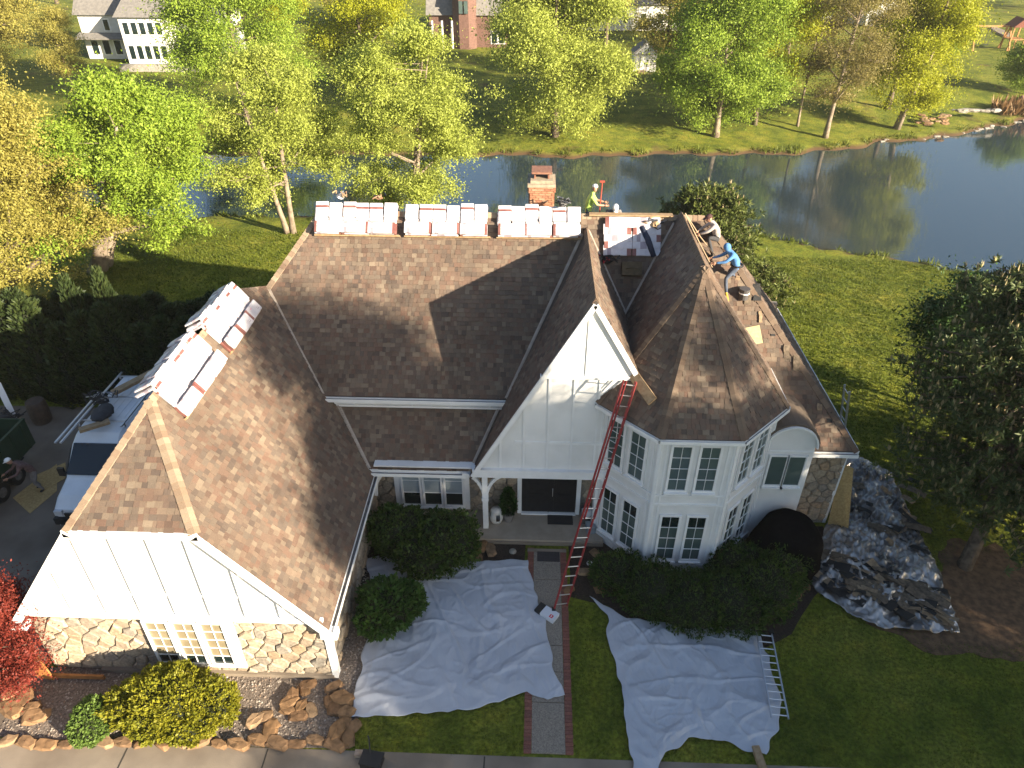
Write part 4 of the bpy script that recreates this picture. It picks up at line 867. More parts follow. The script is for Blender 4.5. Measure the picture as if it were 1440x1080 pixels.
shrub('shrub', (-3.95,13.15,0), shrub_geo(54, [((0,0,.8),(.88,.78,.62)), ((-.3,-.45,.6),(.62,.5,.5)), ((.45,.2,.75),(.5,.5,.5))], 520, .13, .55, .1, .25), L_GREEN if False else leaf_mat('leaf_spirea', [(0.020,0.055,0.010),(0.045,0.100,0.016),(0.075,0.145,0.024)], .2), 'loose bright green shrub standing at the corner of the white tarp')
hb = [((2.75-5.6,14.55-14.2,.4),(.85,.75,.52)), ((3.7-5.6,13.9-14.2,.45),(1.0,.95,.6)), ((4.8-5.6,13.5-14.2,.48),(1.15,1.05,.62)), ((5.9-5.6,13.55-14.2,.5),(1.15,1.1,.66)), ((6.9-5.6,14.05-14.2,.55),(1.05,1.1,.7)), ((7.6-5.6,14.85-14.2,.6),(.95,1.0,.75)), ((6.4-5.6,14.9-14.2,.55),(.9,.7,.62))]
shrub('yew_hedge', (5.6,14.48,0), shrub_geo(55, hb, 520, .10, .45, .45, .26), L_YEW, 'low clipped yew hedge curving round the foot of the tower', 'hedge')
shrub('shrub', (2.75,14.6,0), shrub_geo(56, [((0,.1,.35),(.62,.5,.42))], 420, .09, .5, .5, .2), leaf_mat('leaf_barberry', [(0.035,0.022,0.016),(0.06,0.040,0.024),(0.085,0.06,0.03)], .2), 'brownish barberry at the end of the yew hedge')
# red maple in front of the garage corner
plant('japanese_maple', (-13.9,10.55,0), tree_geo(60, 4.1, 1.75, .5, nl=18, sub=7, lpc=58, leaf=.115, spread=.26, tr=.09, stems=3, fork=.12, fill=20), L_JAP, BARKP, 'red-leafed japanese maple beside the garage corner')
# reeds by the water and dry scrub
def reeds(pos, n, rx, ry, h, label, m=L_REED):
    rs = np.random.RandomState(int(abs(pos[0]*7+pos[1]))); P = rs.uniform(-1, 1, (n, 2))*np.array([rx, ry]); C = np.stack([P[:,0], P[:,1], np.zeros(n)], 1); D = unit(np.array([0,0,1.])+rs.normal(size=(n,3))*.28); S = h*rs.uniform(.5, 1.2, n)
    v_, f_ = quads(C, D, S, S*.12, rs); o = bpy.data.objects.new('reeds', mesh_np('reeds', v_, f_, m)); link(o, None, pos); tag(o, label, 'reeds', kind='stuff')
reeds(at(52.5,78.0), 900, 5.5, 1.6, 1.5, 'dry brown reeds at the water edge by the canoe')
# grass blades, denser close by
def inpoly(X, Y, P):
    ins = np.zeros(X.shape, bool); n = len(P)
    for i in range(n):
        ax, ay = P[i]; bx, by = P[(i+1) % n]; ins ^= ((ay > Y) != (by > Y)) & (X < (bx-ax)*(Y-ay)/((by-ay) or 1e-9)+ax)
    return ins
def grass(n, x0, x1, y0, y1, h, keep, seed):
    rs = np.random.RandomState(seed); X = rs.uniform(x0, x1, n); Y = rs.uniform(y0, y1, n); k = keep(X, Y); X = X[k]; Y = Y[k]
    C = np.stack([X, Y, ground_h(X, Y)-.005], 1); C = np.repeat(C, 3, axis=0) + np.concatenate([rs.normal(size=(len(X)*3, 2))*.03, np.zeros((len(X)*3, 1))], 1)
    D = unit(np.array([0,0,1.])+rs.normal(size=C.shape)*.45); S = h*rs.uniform(.5, 1.4, len(C)); W = unit(np.cross(D, rs.normal(size=C.shape)))*(S*.16)[:, None]
    V_ = np.stack([C-W, C+W, C+D*S[:, None]], 1).reshape(-1, 3); return V_, np.arange(len(V_)).reshape(-1, 3)
BEDS = [GRAVEL_POLY, [(-5.2,13.9),(-3.3,13.8),(-0.12,15.2),(-0.12,17.4),(-5.2,17.4)], [(1.2,14.3),(2.4,14.0),(3.2,12.8),(4.6,12.3),(6.2,12.35),(7.6,13.15),(8.6,14.4),(9.6,15.4),(9.9,17.4),(1.2,17.4)], [(-0.1,9),(1.24,9),(1.24,17),(-0.1,17)], [(-14,11),(10.2,16.9),(10.2,27),(-14,27)],
        [(10.6,13.6),(11.6,13.0),(13.4,12.8),(15.0,13.4),(15.9,14.8),(15.1,16.3),(13.9,16.6),(12.9,15.4)]]
def keep_lawn(X, Y):
    k = np.ones(X.shape, bool)
    for P in BEDS: k &= ~inpoly(X, Y, P)
    return k & (pond_sd(X, Y) > .6)
GV = [grass(46000, -4.8, 15, 9.3, 17.5, .055, keep_lawn, 1), grass(52000, 9.5, 34, 17.5, 41, .10, keep_lawn, 2), grass(16000, -26, -10, 27, 44, .12, keep_lawn, 3)]
def shore(n, seed, h):
    rs = np.random.RandomState(seed); P = POND; Q = np.roll(P, -1, axis=0); w = np.hypot(*(Q-P).T); w = np.where((P[:,0] > -40) & (P[:,0] < 55), w, 0); k = rs.choice(len(P), n, p=w/w.sum()); t = rs.uniform(0, 1, n)[:, None]; C2 = P[k]*(1-t)+Q[k]*t + rs.normal(size=(n, 2))*.55
    X, Y = C2.T; kp = ground_h(X, Y) > WATER_Z+.06; X = X[kp]; Y = Y[kp]; C = np.stack([X, Y, ground_h(X, Y)-.02], 1); clump = np.array([noise.noise(Vector((x*.6, y*.6, 1))) for x, y in zip(X, Y)]); C = C[clump > -.05]
    D = unit(np.array([0,0,1.])+rs.normal(size=C.shape)*.5); S = h*rs.uniform(.4, 1.5, len(C)); W = unit(np.cross(D, rs.normal(size=C.shape)))*(S*.12)[:, None]; V_ = np.stack([C-W, C+W, C+D*S[:, None]], 1).reshape(-1, 3); return V_, np.arange(len(V_)).reshape(-1, 3)
GV.append(shore(16000, 9, .34))
off = 0; VV = []; FF = []
for v_, f_ in GV: VV.append(v_); FF.append(f_+off); off += len(v_)
go = bpy.data.objects.new('grass', mesh_np('grass', np.concatenate(VV), np.concatenate(FF), GRASSB)); link(go); tag(go, 'short green grass blades of the lawn', 'grass', kind='stuff')

# ------------------------------------------------------------------ shingle bundles
BW = [WRAP, WRAPB, WRAPP, WRAPD]
def strip(path, normals, side, w, t, marks, waviness=.006, seed=0):
    """wrapped bundle swept along a path: marks[i] is the print of segment i"""
    rs = random.Random(seed); mb = MB(); rings = []
    for i, (p, n) in enumerate(zip(path, normals)):
        p = Vector(p); n = Vector(n); s_ = Vector(side); j = rs.uniform(-waviness, waviness); e_ = 0.35 if i in (0, len(path)-1) else 0
        rings.append([p-s_*(w/2)+n*(.012+e_*t*.3), p-s_*(w/2)+n*(t-.014-e_*t*.3)+s_*j, p-s_*(w/2-.02)+n*(t-e_*t*.3), p+s_*(w/2-.02)+n*(t+j*.6-e_*t*.3), p+s_*(w/2)+n*(t-.014-e_*t*.3)-s_*j, p+s_*(w/2)+n*(.012+e_*t*.3), p+n*0])
    for i in range(len(rings)-1): mb.loft([rings[i], rings[i+1]], marks[i], cap=False)
    k = len(rings[0]); mb.add(rings[0], [tuple(range(k))[::-1]], marks[0]); mb.add(rings[-1], [tuple(range(k))], marks[-1]); return mb
def pile(name, R0, along, fn_, bn_, length, n_dr, lay_dr, n_len, lay_len, label, glabel, seed, fl=0.42, bl=0.52, t=.075, d0=.40, wlen=.36):
    """bundles bent over a ridge at R0 (start) running `along`, and rows laid lengthwise below them on the front slope"""
    rs = random.Random(seed); al = Vector(along).normalized(); fn_ = Vector(fn_).normalized(); bn_ = Vector(bn_).normalized(); up = Vector((0,0,1))
    fd = al.cross(fn_); fd = fd if fd.z < 0 else -fd; bd = al.cross(bn_)
    if bd.dot(fd) > 0 or bd.z > .05: bd = -bd
    R0 = Vector(R0); w = length/n_dr; lift = .055
    var = []
    for v in range(4):
        pts = [bd*bl, bd*(bl*.5), bd*.12, Vector((0,0,.012)), fd*.09, fd*.15, fd*.2, fd*(fl*.75), fd*fl]; nr = [bn_, bn_, (bn_*.8+up*.4).normalized(), up, (fn_*.6+up*.6).normalized(), (fn_*.85+up*.3).normalized(), fn_, fn_, fn_]
        mk = [[0,3,0,0,1,0,0,0],[3,0,3,0,0,0,0,0],[0,0,3,0,0,0,0,0],[0,3,0,0,1,0,0,0]][v]
        m_ = strip(pts, nr, al, w-.022, t, mk, .01, seed+v)
        for q in range(2): m_.box(bd*.22+bn_*(t+.001)+al*(-.06+.12*q), (.05,.05,.004) if abs(al.x) > .5 else (.05,.05,.004), Vector((0,0,1)).rotation_difference(bn_).to_matrix(), 2)
        var.append(mesh_from('shingle_bundle', m_, BW))
    for L_ in range(lay_dr):
        for i in range(n_dr):
            if L_ == lay_dr-1 and rs.random() < .0: continue
            o = bpy.data.objects.new('shingle_bundle', var[rs.randrange(4)]); p = R0 + al*((i+.5)*w + rs.uniform(-.02, .02)) + up*(lift + L_*t*1.12 + rs.uniform(0,.012)) + fd*rs.uniform(-.04, .05)
            link(o, None, p); o.rotation_euler = (rs.uniform(-.02,.02), rs.uniform(-.02,.02), rs.uniform(-.02, .02)); tag(o, label.replace('bundle in', 'bundle bent over the ridge in', 1), 'shingle bundle', glabel)
    wl = length/n_len; var = []
    for v in range(3):
        x = [-wl/2+.01, -wl/2+.09, -wl/2+.2, 0, wl/2-.09, wl/2-.01]; mk = [[1,0,0,0,0],[0,0,3,0,0],[0,3,0,0,1]][v]
        m_ = strip([al*q for q in x], [fn_]*6, fd, wlen, t*1.15, mk, .006, seed+9+v)
        rt_ = Matrix((al, fd, al.cross(fd))).transposed()
        m_.box(al*(-wl/2+.14)+fn_*(t*1.15)-fd*.05, (.09,.09,.004), rt_ @ Matrix.Rotation(.785, 3, 'Z'), 0); m_.box(al*.22+fn_*(t*1.15)+fd*.08, (.12,.02,.004), rt_, 3); m_.box(al*.2+fn_*(t*1.15)+fd*.03, (.16,.012,.004), rt_, 3); m_.box(al*(-.1)+fn_*(t*1.15)-fd*.08, (.10,.04,.004), rt_, 2)
        m_.box(al*.1+fd*wlen/2+fn_*.045, (.12,.004,.03), rt_, 2)
        var.append(mesh_from('shingle_bundle', m_, BW))
    for L_ in range(lay_len):
        for i in range(n_len):
            o = bpy.data.objects.new('shingle_bundle', var[rs.randrange(3)]); p = R0 + al*((i+.5)*wl+rs.uniform(-.03,.03)) + fd*(d0+wlen/2+rs.uniform(-.015,.015)) + fn_*(lift-.02+L_*t*1.36) + fd*(.03 if L_ % 2 else 0)
            link(o, None, p); tag(o, label.replace('bundle in', 'bundle laid lengthwise in', 1), 'shingle bundle', glabel)
    b = MB(); c0 = R0 + fd*(d0+wlen+.035) + fn_*.06; b.bar(c0-al*.02, c0+al*(length+.1), .05, .09, up=fn_); thing('timber_cleat', b, WOOD, 'long timber cleat nailed below the '+name, 'board')
for i, (x0, nm) in enumerate([(-7.08,'bundle pile above the garage valley'), (-4.18,'middle bundle pile on the main ridge'), (-1.22,'bundle pile before the brick chimney')]):
    pile(nm, (x0,21.9,RZ), (1,0,0), nM, nB_, 2.64, 6, 3, 3, 3, 'white wrapped bundle in the '+nm, nm, 100+i*20)
pile('lower bundle pile on the garage ridge', (-9,13.5,7.75), (0,1,0), nGR, (-.55,0,1), 2.45, 9, 4, 3, 3, 'white wrapped bundle in the garage pile beside the hip', 'lower garage ridge pile', 200, fl=.62, bl=.50, t=.07, d0=.53, wlen=.36)
pile('upper bundle pile on the garage ridge', (-9,16.5,7.75), (0,1,0), nGR, (-.55,0,1), 2.35, 9, 4, 3, 3, 'white wrapped bundle in the garage pile beside the valley', 'upper garage ridge pile', 240, fl=.62, bl=.50, t=.07, d0=.53, wlen=.36)
# bundles laid in rows between gable and tower ridge
nMv = Vector(nM).normalized(); fdM = Vector((0,-1,-MS)).normalized()
x = [-.44,-.32,-.2,0,.3,.44]; vb = [mesh_from('shingle_bundle', strip([Vector((q,0,0)) for q in x], [nMv]*6, fdM, .34, .08, mk, .006, 7+i), BW) for i, mk in enumerate([[1,0,0,0,0],[0,0,3,0,0],[0,3,0,0,1]])]
for r_ in range(5):
    for c_ in range(2):
        o = bpy.data.objects.new('shingle_bundle', vb[(r_*2+c_) % 3]); y0 = 21.9-.14*r_-.17; xx = 2.62+c_*.88
        link(o, None, Vector((xx+rnd.uniform(-.03,.03), y0, mh(y0))) + nMv*(.03+.016*(5-r_))); tag(o, 'white wrapped bundle laid flat between the gable and the tower ridge', 'shingle bundle', 'bundles between gable and tower')
b = MB(); b.bar((1.7,21.84,RZ+.06), (4.35,21.84,RZ+.06), .22, .045); thing('scaffold_plank', b, WOOD, 'long timber plank along the ridge between chimney and tower', 'plank')
def lump(name, pos, r, m, label, cat, seed, n=5, mats=None):
    rs = random.Random(seed); mb = MB(); 
    for i in range(n):
        q = Vector(pos)+Vector((rs.uniform(-1,1)*r, rs.uniform(-1,1)*r*.7, rs.uniform(0,.5)*r)); a = [q+Vector((rs.uniform(-1,1), rs.uniform(-1,1), rs.uniform(-.3,.6)))*r*.8 for _ in range(4)]
        mb.tube([q]+a, .022, 5, mi=i % len(mats or [1]))
    mb.ellipsoid(pos, (r*.7,r*.6,r*.45), 10, 6, .4); return thing(name, mb, mats or m, label, cat)
CEDARB = mat('brown_scrap', (.16,.09,.05), .8, (.25,.15,.09), 8)
HOSE = [BLACK, mat('red_cord', (.35,.03,.03), .5), mat('orange_cord', (.5,.16,.04), .5), mat('grey_metal', (.3,.3,.31), .4, metal=.6)]
lump('hose_coil', (2.3,20.9,mh(20.9)+.14), .26, BLACK, 'tangled black air hose below the flat bundles', 'hose', 1, 8, [BLACK, BLACK, HOSE[1]])
lump('hose_coil', (0.85,21.75,RZ+.42), .22, BLACK, 'black tool heap on the pile in front of the chimney', 'tools', 2, 7, [BLACK, HOSE[3]])
lump('tool_heap', (-6.3,22.1,RZ+.44), .20, BLACK, 'small heap of torn wrapping on the pile above the garage valley', 'debris', 3, 5, [HOSE[3], WOOD, CEDARB])
lump('tool_heap', (-5.05,22.1,RZ+.42), .16, BLACK, 'orange nail gun lying on the pile above the garage valley', 'tools', 4, 5, [CEDARB, BLACK, WOOD])
lump('tool_heap', (3.75,21.6,mh(21.6)+.2), .24, BLACK, 'tool belt lying on the flat bundles', 'tools', 5, 6, [WOOD, BLACK, HOSE[3]])
b = MB(); p = Vector((3.05,20.78,mh(20.78)))
b.box(p+nMv*.14, (.62,.42,.2), Vector((0,0,1)).rotation_difference(nMv).to_matrix()); b.tube([p+nMv*.22+Vector((-.2,0,0)), p+nMv*.36, p+nMv*.22+Vector((.2,0,0))], .018, 6); thing('tool_bag', b, mat('brown_canvas', (.075,.055,.028), .85, (.11,.08,.045), 9), 'brown canvas tool bag below the flat bundles', 'bag')
b = MB(); b.tube([(3.35,21.55,mh(21.55)+.2),(3.55,21.3,mh(21.3)+.2),(3.75,20.95,mh(20.95)+.2)], [.10,.11,.08], 8); thing('rolled_jacket', b, mat('navy_cloth', (.018,.024,.045), .85, (.03,.04,.07), 12), 'dark blue jacket lying across the flat bundles', 'jacket', smooth=True)

# ------------------------------------------------------------------ tarps
def polyline(pts, n):
    P = [Vector(p) for p in pts]; L_ = [0]
    for a, c in zip(P, P[1:]): L_.append(L_[-1]+(c-a).length)
    out = []
    for i in range(n):
        s_ = L_[-1]*i/(n-1); k = 0
        while k < len(P)-2 and L_[k+1] < s_: k += 1
        out.append(P[k].lerp(P[k+1], (s_-L_[k])/max(1e-6, L_[k+1]-L_[k])))
    return out
def tarp(name, top, right, bottom, left, m, label, amp, seed, n=170, base=.062, crumple=0.0):
    g = lambda L_: polyline([onz(x, y, .04) for x, y in L_], n); T, Rr, B_, Lf = g(top), g(right), g(bottom), g(left); mb = MB(); V_ = []; of = Vector((seed*3.1, seed*1.7, seed))
    for j in range(n):
        t = j/(n-1)
        for i in range(n):
            s_ = i/(n-1); p = T[i]*(1-t)+B_[i]*t + Lf[j]*(1-s_)+Rr[j]*s_ - (T[0]*(1-s_)*(1-t)+T[-1]*s_*(1-t)+B_[0]*(1-s_)*t+B_[-1]*s_*t)
            q = p*.55+of; w = Vector((noise.noise(q*.9), noise.noise(q*.9+Vector((5,3,1))), 0))*1.1
            r1 = max(0, 1-abs(noise.noise(q*1.1+w))*3.0)**2; r2 = max(0, 1-abs(noise.noise(Vector((q.x*2.6+w.x, q.y*1.3, 3))+of))*3.2)**2; r3 = max(0, 1-abs(noise.noise(q*5+w*2))*3)**2
            cr = lambda v_, k: max(0, 1-abs(noise.noise(v_))*k)
            z = .55*cr(q*1.0+w*.6, 9) + .5*cr(Vector((q.x*2.2+q.y*.9+w.x*.5, q.y*.8, 3))+of, 7) + .42*cr(Vector((q.x*.8, q.y*2.4-q.x*.7+w.y*.5, 8))+of, 8) + .22*cr(q*4.2+w, 5) + .12*cr(Vector((q.x*11, q.y*4, 2)), 4) + .35*max(0, noise.noise(q*1.5+of))
            if crumple: ca, cb = q.x*.80+q.y*.60, -q.x*.60+q.y*.80; z += crumple*(1.1*max(0, 1-abs(noise.noise(Vector((ca*2.4+w.x, cb*6.5+w.y, 1))))*3.6) + .6*max(0, 1-abs(noise.noise(Vector((ca*9, cb*4+w.x, 5))))*3.4) + .35*max(0, 1-abs(noise.noise(q*16+w))*2.6) + .8*noise.noise(q*3))
            ed = min(s_, 1-s_, t, 1-t); z *= .35+.65*min(1, ed*9); edge = Vector((noise.noise(p*2.3+of), noise.noise(p*2.3-of), 0))*.10*max(0, 1-ed*12)
            V_.append(Vector((p.x, p.y, base+amp*max(0, z)))+edge)
    mb.add(V_, [(j*n+i, j*n+i+1, (j+1)*n+i+1, (j+1)*n+i) for j in range(n-1) for i in range(n-1)])
    o = thing(name, mb, m, label, 'tarp', smooth=True); s_ = o.modifiers.new('thickness', 'SOLIDIFY'); s_.thickness = .006; return o
tarp('ground_tarp', [(513,787),(540,782),(575,790),(606,800),(640,797),(700,788),(742,788)], [(742,788),(757,845),(771,890),(775,935),(796,980)], [(494,1010),(560,1008),(640,1000),(700,988),(742,975),(770,984),(796,980)], [(513,787),(523,830),(516,900),(503,955),(494,1010)], TARP, 'white plastic tarp spread between the garage and the front walk', .075, 1)
tarp('ground_tarp', [(830,840),(880,869),(950,880),(1010,883),(1066,885)], [(1066,885),(1082,930),(1096,985),(1094,1025),(1076,1063)], [(892,1100),(918,1098),(935,1062),(968,1040),(1015,1041),(1048,1055),(1076,1063)], [(830,840),(853,866),(855,905),(874,970),(884,1040),(892,1100)], TARP, 'white plastic tarp with the aluminium ladder lying on its edge', .09, 2)
tarp('debris_tarp', [(1184,641),(1212,646),(1250,664)], [(1250,664),(1285,735),(1318,800),(1350,890)], [(1130,815),(1160,842),(1200,869),(1242,887),(1300,890),(1350,890)], [(1184,641),(1168,715),(1152,770),(1130,815)], SILVER, 'crumpled silver and black tarp covered with torn-off shingles', .13, 3, n=150, crumple=.9)
# torn shingles on the crumpled tarp
SCRAP = [mat('torn_shingle', (.085,.065,.045), .9, (.17,.13,.09), 9, bump=.4), mat('torn_shingle_tan', (.30,.215,.13), .9, (.20,.14,.085), 9, bump=.4), mat('torn_felt', (.02,.02,.02), .8)]
def scrap_mesh(seed, m):
    r = random.Random(seed); mb = MB(); w, l = r.uniform(.14,.34), r.uniform(.35,1.15); k = 5; P = []
    for i in range(k+1):
        t = i/k; P += [Vector((-w/2+r.uniform(-.03,.03), l*(t-.5), .05*math.sin(t*3+seed)+r.uniform(0,.02))), Vector((w/2+r.uniform(-.03,.03), l*(t-.5), .04*math.sin(t*4+seed)+r.uniform(0,.02)))]
    Q = [p-Vector((0,0,.008)) for p in P]; n = len(P); mb.add(P+Q, [(2*i,2*i+1,2*i+3,2*i+2) for i in range(k)]+[(n+2*i,n+2*i+2,n+2*i+3,n+2*i+1) for i in range(k)]+[(2*i,2*i+2,n+2*i+2,n+2*i) for i in range(k)]+[(2*i+1,n+2*i+1,n+2*i+3,2*i+3) for i in range(k)]); return mesh_from('shingle_scrap', mb, m)
SM = [scrap_mesh(i, SCRAP[(0,1,2,2,1,0)[i % 6]]) for i in range(12)]; r = random.Random(77)
for i in range(120):
    s_, t = r.random(), r.random(); px_ = 1145+175*s_; py_ = 792+62*s_+(t-.5)*60*(1-.3*s_)
    if i % 3 == 0: px_, py_ = r.uniform(1195, 1290), r.uniform(665, 770)
    if i % 3 == 0 and i % 6: continue
    p = onz(px_, py_, .16+r.random()*.1); o = bpy.data.objects.new('shingle_scrap', SM[r.randrange(12)]); link(o, None, p); o.rotation_euler = (r.uniform(-.18,.18), r.uniform(-.18,.18), .95+r.uniform(-.5,.5)); tag(o, 'torn-off old shingle scrap on the crumpled debris tarp', 'shingle scrap', 'torn shingles on the debris tarp')
for i, (x, y) in enumerate([(6.7,20.25),(7.1,19.9),(7.0,20.35),(7.5,19.6),(6.4,20.6),(7.9,19.15),(8.2,18.95),(8.9,18.1),(6.9,19.3),(9.2,17.9)]):
    o = bpy.data.objects.new('shingle_scrap', SM[i % 12]); link(o, None, (x, y, mh(y)+.05)); o.scale = (.7,.5,.7); o.rotation_euler = (math.atan(MS), 0, 0); tag(o, 'loose torn shingle lying on the right roof slope near the hip', 'shingle scrap', 'torn shingles on the right slope')
b = MB(); P = []; n = 26                                                       # black netting over the hedge
for j in range(n):
    for i in range(n*2):
        a = i/(n*2)*2*math.pi; t = j/(n-1); rr = math.sin(t*math.pi/2)**.8; z = 1.52*math.cos(t*math.pi/2)**.75
        p = Vector((8.05+1.12*rr*math.cos(a), 15.85+1.15*rr*math.sin(a), z*1.2)); p += Vector((math.cos(a), math.sin(a), 0))*.10*noise.noise(p*1.7)*rr+Vector((0,0,.06*noise.noise(p*2.5))); P.append(p)
b.add(P, [(j*n*2+i, j*n*2+(i+1) % (n*2), (j+1)*n*2+(i+1) % (n*2), (j+1)*n*2+i) for j in range(n-1) for i in range(n*2)]); thing('shrub_cover', b, BLACKTARP, 'black cloth cover draped over a rounded shrub beside the arched bay', 'cover', smooth=True)

# ------------------------------------------------------------------ ladders
def ladder(name, a, c, wdir, w, rungs, rail_m, label, rail=(.03,.06), fly=None, feet=True):
    a = Vector(a); c = Vector(c); wd = Vector(wdir).normalized(); d = (c-a).normalized(); wd = (wd-d*wd.dot(d)).normalized(); o = empty(name, a, label, 'ladder')
    for s_ in (-1, 1):
        b = MB(); b.bar(a+wd*s_*w/2, c+wd*s_*w/2, rail[0], rail[1], up=d.cross(wd)); part('rail', b, rail_m, o)
        if fly: f0, f1 = a.lerp(c, fly[0]), a.lerp(c, fly[1]); nn = d.cross(wd)*.07; nn = nn if nn.z > 0 else -nn; b = MB(); b.bar(f0+wd*s_*(w/2-.04)+nn, f1+wd*s_*(w/2-.04)+nn, rail[0]*.9, rail[1]*.8, up=d.cross(wd)); part('fly_rail', b, rail_m, o)
        if feet: b = MB(); b.box(a+wd*s_*w/2+Vector((0,0,.03)), (.11,.13,.07)); part('foot', b, BLACK, o)
    for i in range(rungs): q = a+(c-a)*((i+.6)/rungs); b = MB(); b.tube([q-wd*w/2, q+wd*w/2], .017, 6); part('rung', b, ALU, o)
    return o
lb = onz(787,858,0); lc = onz(871,583,5.62); lt = lb + (lc-lb)*1.16; ladder('extension_ladder', lb+Vector((0,0,.03)), lt, (.82,.55,0), .46, 23, REDFG, 'red extension ladder leaning against the tower eave', fly=(.42,1.0))
ladder('aluminium_ladder', onz(1074,888,.22)+Vector((0,0,0)), onz(1097,1010,.22), (1,.1,0), .42, 12, ALU, 'aluminium ladder lying on the edge of the white tarp', feet=True)
ladder('aluminium_ladder', (10.55,18.5,0.0), (9.9,18.75,4.75), (0,1,0), .42, 14, ALU, 'aluminium ladder standing against the right-hand eave')
b = MB(); d = Vector((fn(4).x, fn(4).y, 1)).normalized(); u = Vector((0,0,1)).cross(d).normalized(); p = onp(906,546,(fn(4).x,fn(4).y,1), float(fn(4).dot(AP)))
b.box(p+d*.10, (1.02,.30,.05), Matrix((u, d.cross(u), d)).transposed() @ Matrix.Rotation(-.42, 3, 'Z')); thing('roof_plank', b, WOOD, 'short timber plank on the tower roof at the ladder head', 'plank')
b = MB(); p = onz(769,862,.1); rz = Matrix.Rotation(-.62, 3, 'Z'); b.box(p, (.66,.34,.14), rz); b.box(p+rz@Vector((-.235,0,.002)), (.20,.345,.145), rz, 1); b.box(p+rz@Vector((.2,-.06,.072)), (.11,.11,.006), rz, 2); b.box(p+rz@Vector((.2,-.06,.0755)), (.035,.06,.004), rz, 0)
thing('carton', b, [mat('white_carton', (.62,.64,.68), .5), BLACK, mat('red_print', (.55,.02,.04), .5)], 'white and black carton with a red square on the walk at the ladder foot', 'box')
# boards and sheets
def board(name, pts, th, m, label, cat='board'):
    P = [Vector(p) for p in pts]; n = (P[1]-P[0]).cross(P[2]-P[0]).normalized(); b = MB(); b.prism(P, n*th); return thing(name, b, m, label, cat)
board('osb_sheet', [(9.98,17.35,0.02),(10.55,17.0,0.02),(10.40,17.75,2.3),(10.02,17.85,2.45)], .015, OSB, 'tan sheathing board leaning at the right house corner')
q = [onp(x, y, (0,-MS,1), 4.55-MS*18.2+.06) for x, y in ((1044,462),(1068,457),(1073,482),(1050,487))]; board('osb_sheet', q, .015, mat('pale_osb', (.40,.36,.20), .75, (.33,.29,.15), 14), 'square tan panel lying on the right roof slope')
board('cedar_board', [(-13.2,10.95,.1),(-12.72,10.9,.1),(-12.98,11.0,1.85),(-13.14,11.05,2.0)], .04, CEDAR, 'orange cedar board leaning at the garage corner')
b = MB(); b.box((-12.2,10.98,.12), (1.6,.06,.14)); thing('cedar_board', b, CEDAR, 'low cedar plank at the foot of the garage wall', 'board')
for i, (pts, lb_) in enumerate([([(18,700),(80,652),(80,690),(42,722)],'large sheathing sheet lying on the drive by the van'), ([(50,668),(92,650),(92,672),(60,690)],'smaller sheathing sheet on the drive by the van bumper')]): board('osb_sheet', [onz(x, y, .022+.02*i) for x, y in pts], .012, OSB, lb_)
b = MB(); b.bar(onz(1062,1050,.08), onz(1076,1090,.08), .18, .12); thing('timber_post', b, WOOD, 'weathered timber post weighing down the tarp corner', 'post')

# ------------------------------------------------------------------ rocks and pebbles
def rock_mesh(seed, flat=.5):
    r = random.Random(seed); mb = MB(); nu, nv = 8, 4; V_ = []
    for j in range(nv+1):
        th = math.pi*j/nv
        for i in range(nu):
            ph = 2*math.pi*i/nu; p = Vector((math.sin(th)*math.cos(ph), math.sin(th)*math.sin(ph), math.cos(th))); m_ = max(abs(p.x), abs(p.y), abs(p.z)); p = p.lerp(p/m_*.85, .6)*(1+.30*noise.noise(p*1.6+Vector((seed*3.3,0,0)))+r.uniform(-.10,.10)); V_.append(Vector((p.x, p.y*.8, p.z*flat)))
    mb.add(V_, [(j*nu+i, (j+1)*nu+i, (j+1)*nu+(i+1) % nu, j*nu+(i+1) % nu) for j in range(nv) for i in range(nu)]); return mesh_from('rock', mb, ROCK)
RM = [rock_mesh(i, .38+.1*(i % 3)) for i in range(8)]; LM = []
for me in RM: q = me.copy(); q.materials.clear(); q.materials.append(LIME); LM.append(q)
def rocks(pts, size, label, group, ms=RM, z=.03, long=1.25):
    for i, p in enumerate(pts):
        p = onz(p[0], p[1], 0) if len(p) == 2 else Vector(p); o = bpy.data.objects.new('rock', ms[rnd.randrange(8)]); s_ = size*rnd.uniform(.8, 1.25); link(o, None, (p.x, p.y, p.z+z+s_*.12)); o.scale = (s_*long, s_, s_*rnd.uniform(.7,1.1)); o.rotation_euler.z = rnd.uniform(-.5,.5) if long > 1.3 else rnd.uniform(0,6); tag(o, label, 'rock', group)
rocks([(12+i*27, 1046+rnd.uniform(-4,4)) for i in range(18)], .19, 'rusty edging stone along the pavement side of the gravel bed', 'edging stones along the pavement', long=1.5)
rocks([(470,968),(482,985),(465,990),(488,1004),(483,1022),(490,1040),(475,1030),(477,1000),(496,1024)], .24, 'rusty boulder in the row beside the white tarp corner', 'boulders beside the tarp')
rocks([(430,970),(412,982),(405,1000),(425,995),(438,1000),(420,1008),(408,990),(433,965)], .22, 'rusty boulder in the clump below the garage corner', 'boulders below the garage corner')
rocks([(372,1010),(385,1020),(360,1015),(380,1030)], .22, 'rusty boulder in the small ring near the golden juniper', 'boulders near the juniper')
rocks([(22,975),(35,985),(12,990),(45,1000),(52,1010),(20,1000)], .26, 'sunlit rusty boulder below the red maple', 'boulders below the maple')
rocks([(678,770),(672,785),(690,775)], .2, 'brown boulder beside the holly in the mulch bed', 'boulders beside the holly')
rocks([(838,780),(822,806),(845,830),(856,802),(800,832)], .2, 'tan boulder in the mulch between walk and tower', 'boulders by the tower')
rocks([(1098+i*6, 862-i*6) for i in range(7)], .11, 'small edging stone along the yew hedge', 'edging stones by the hedge')
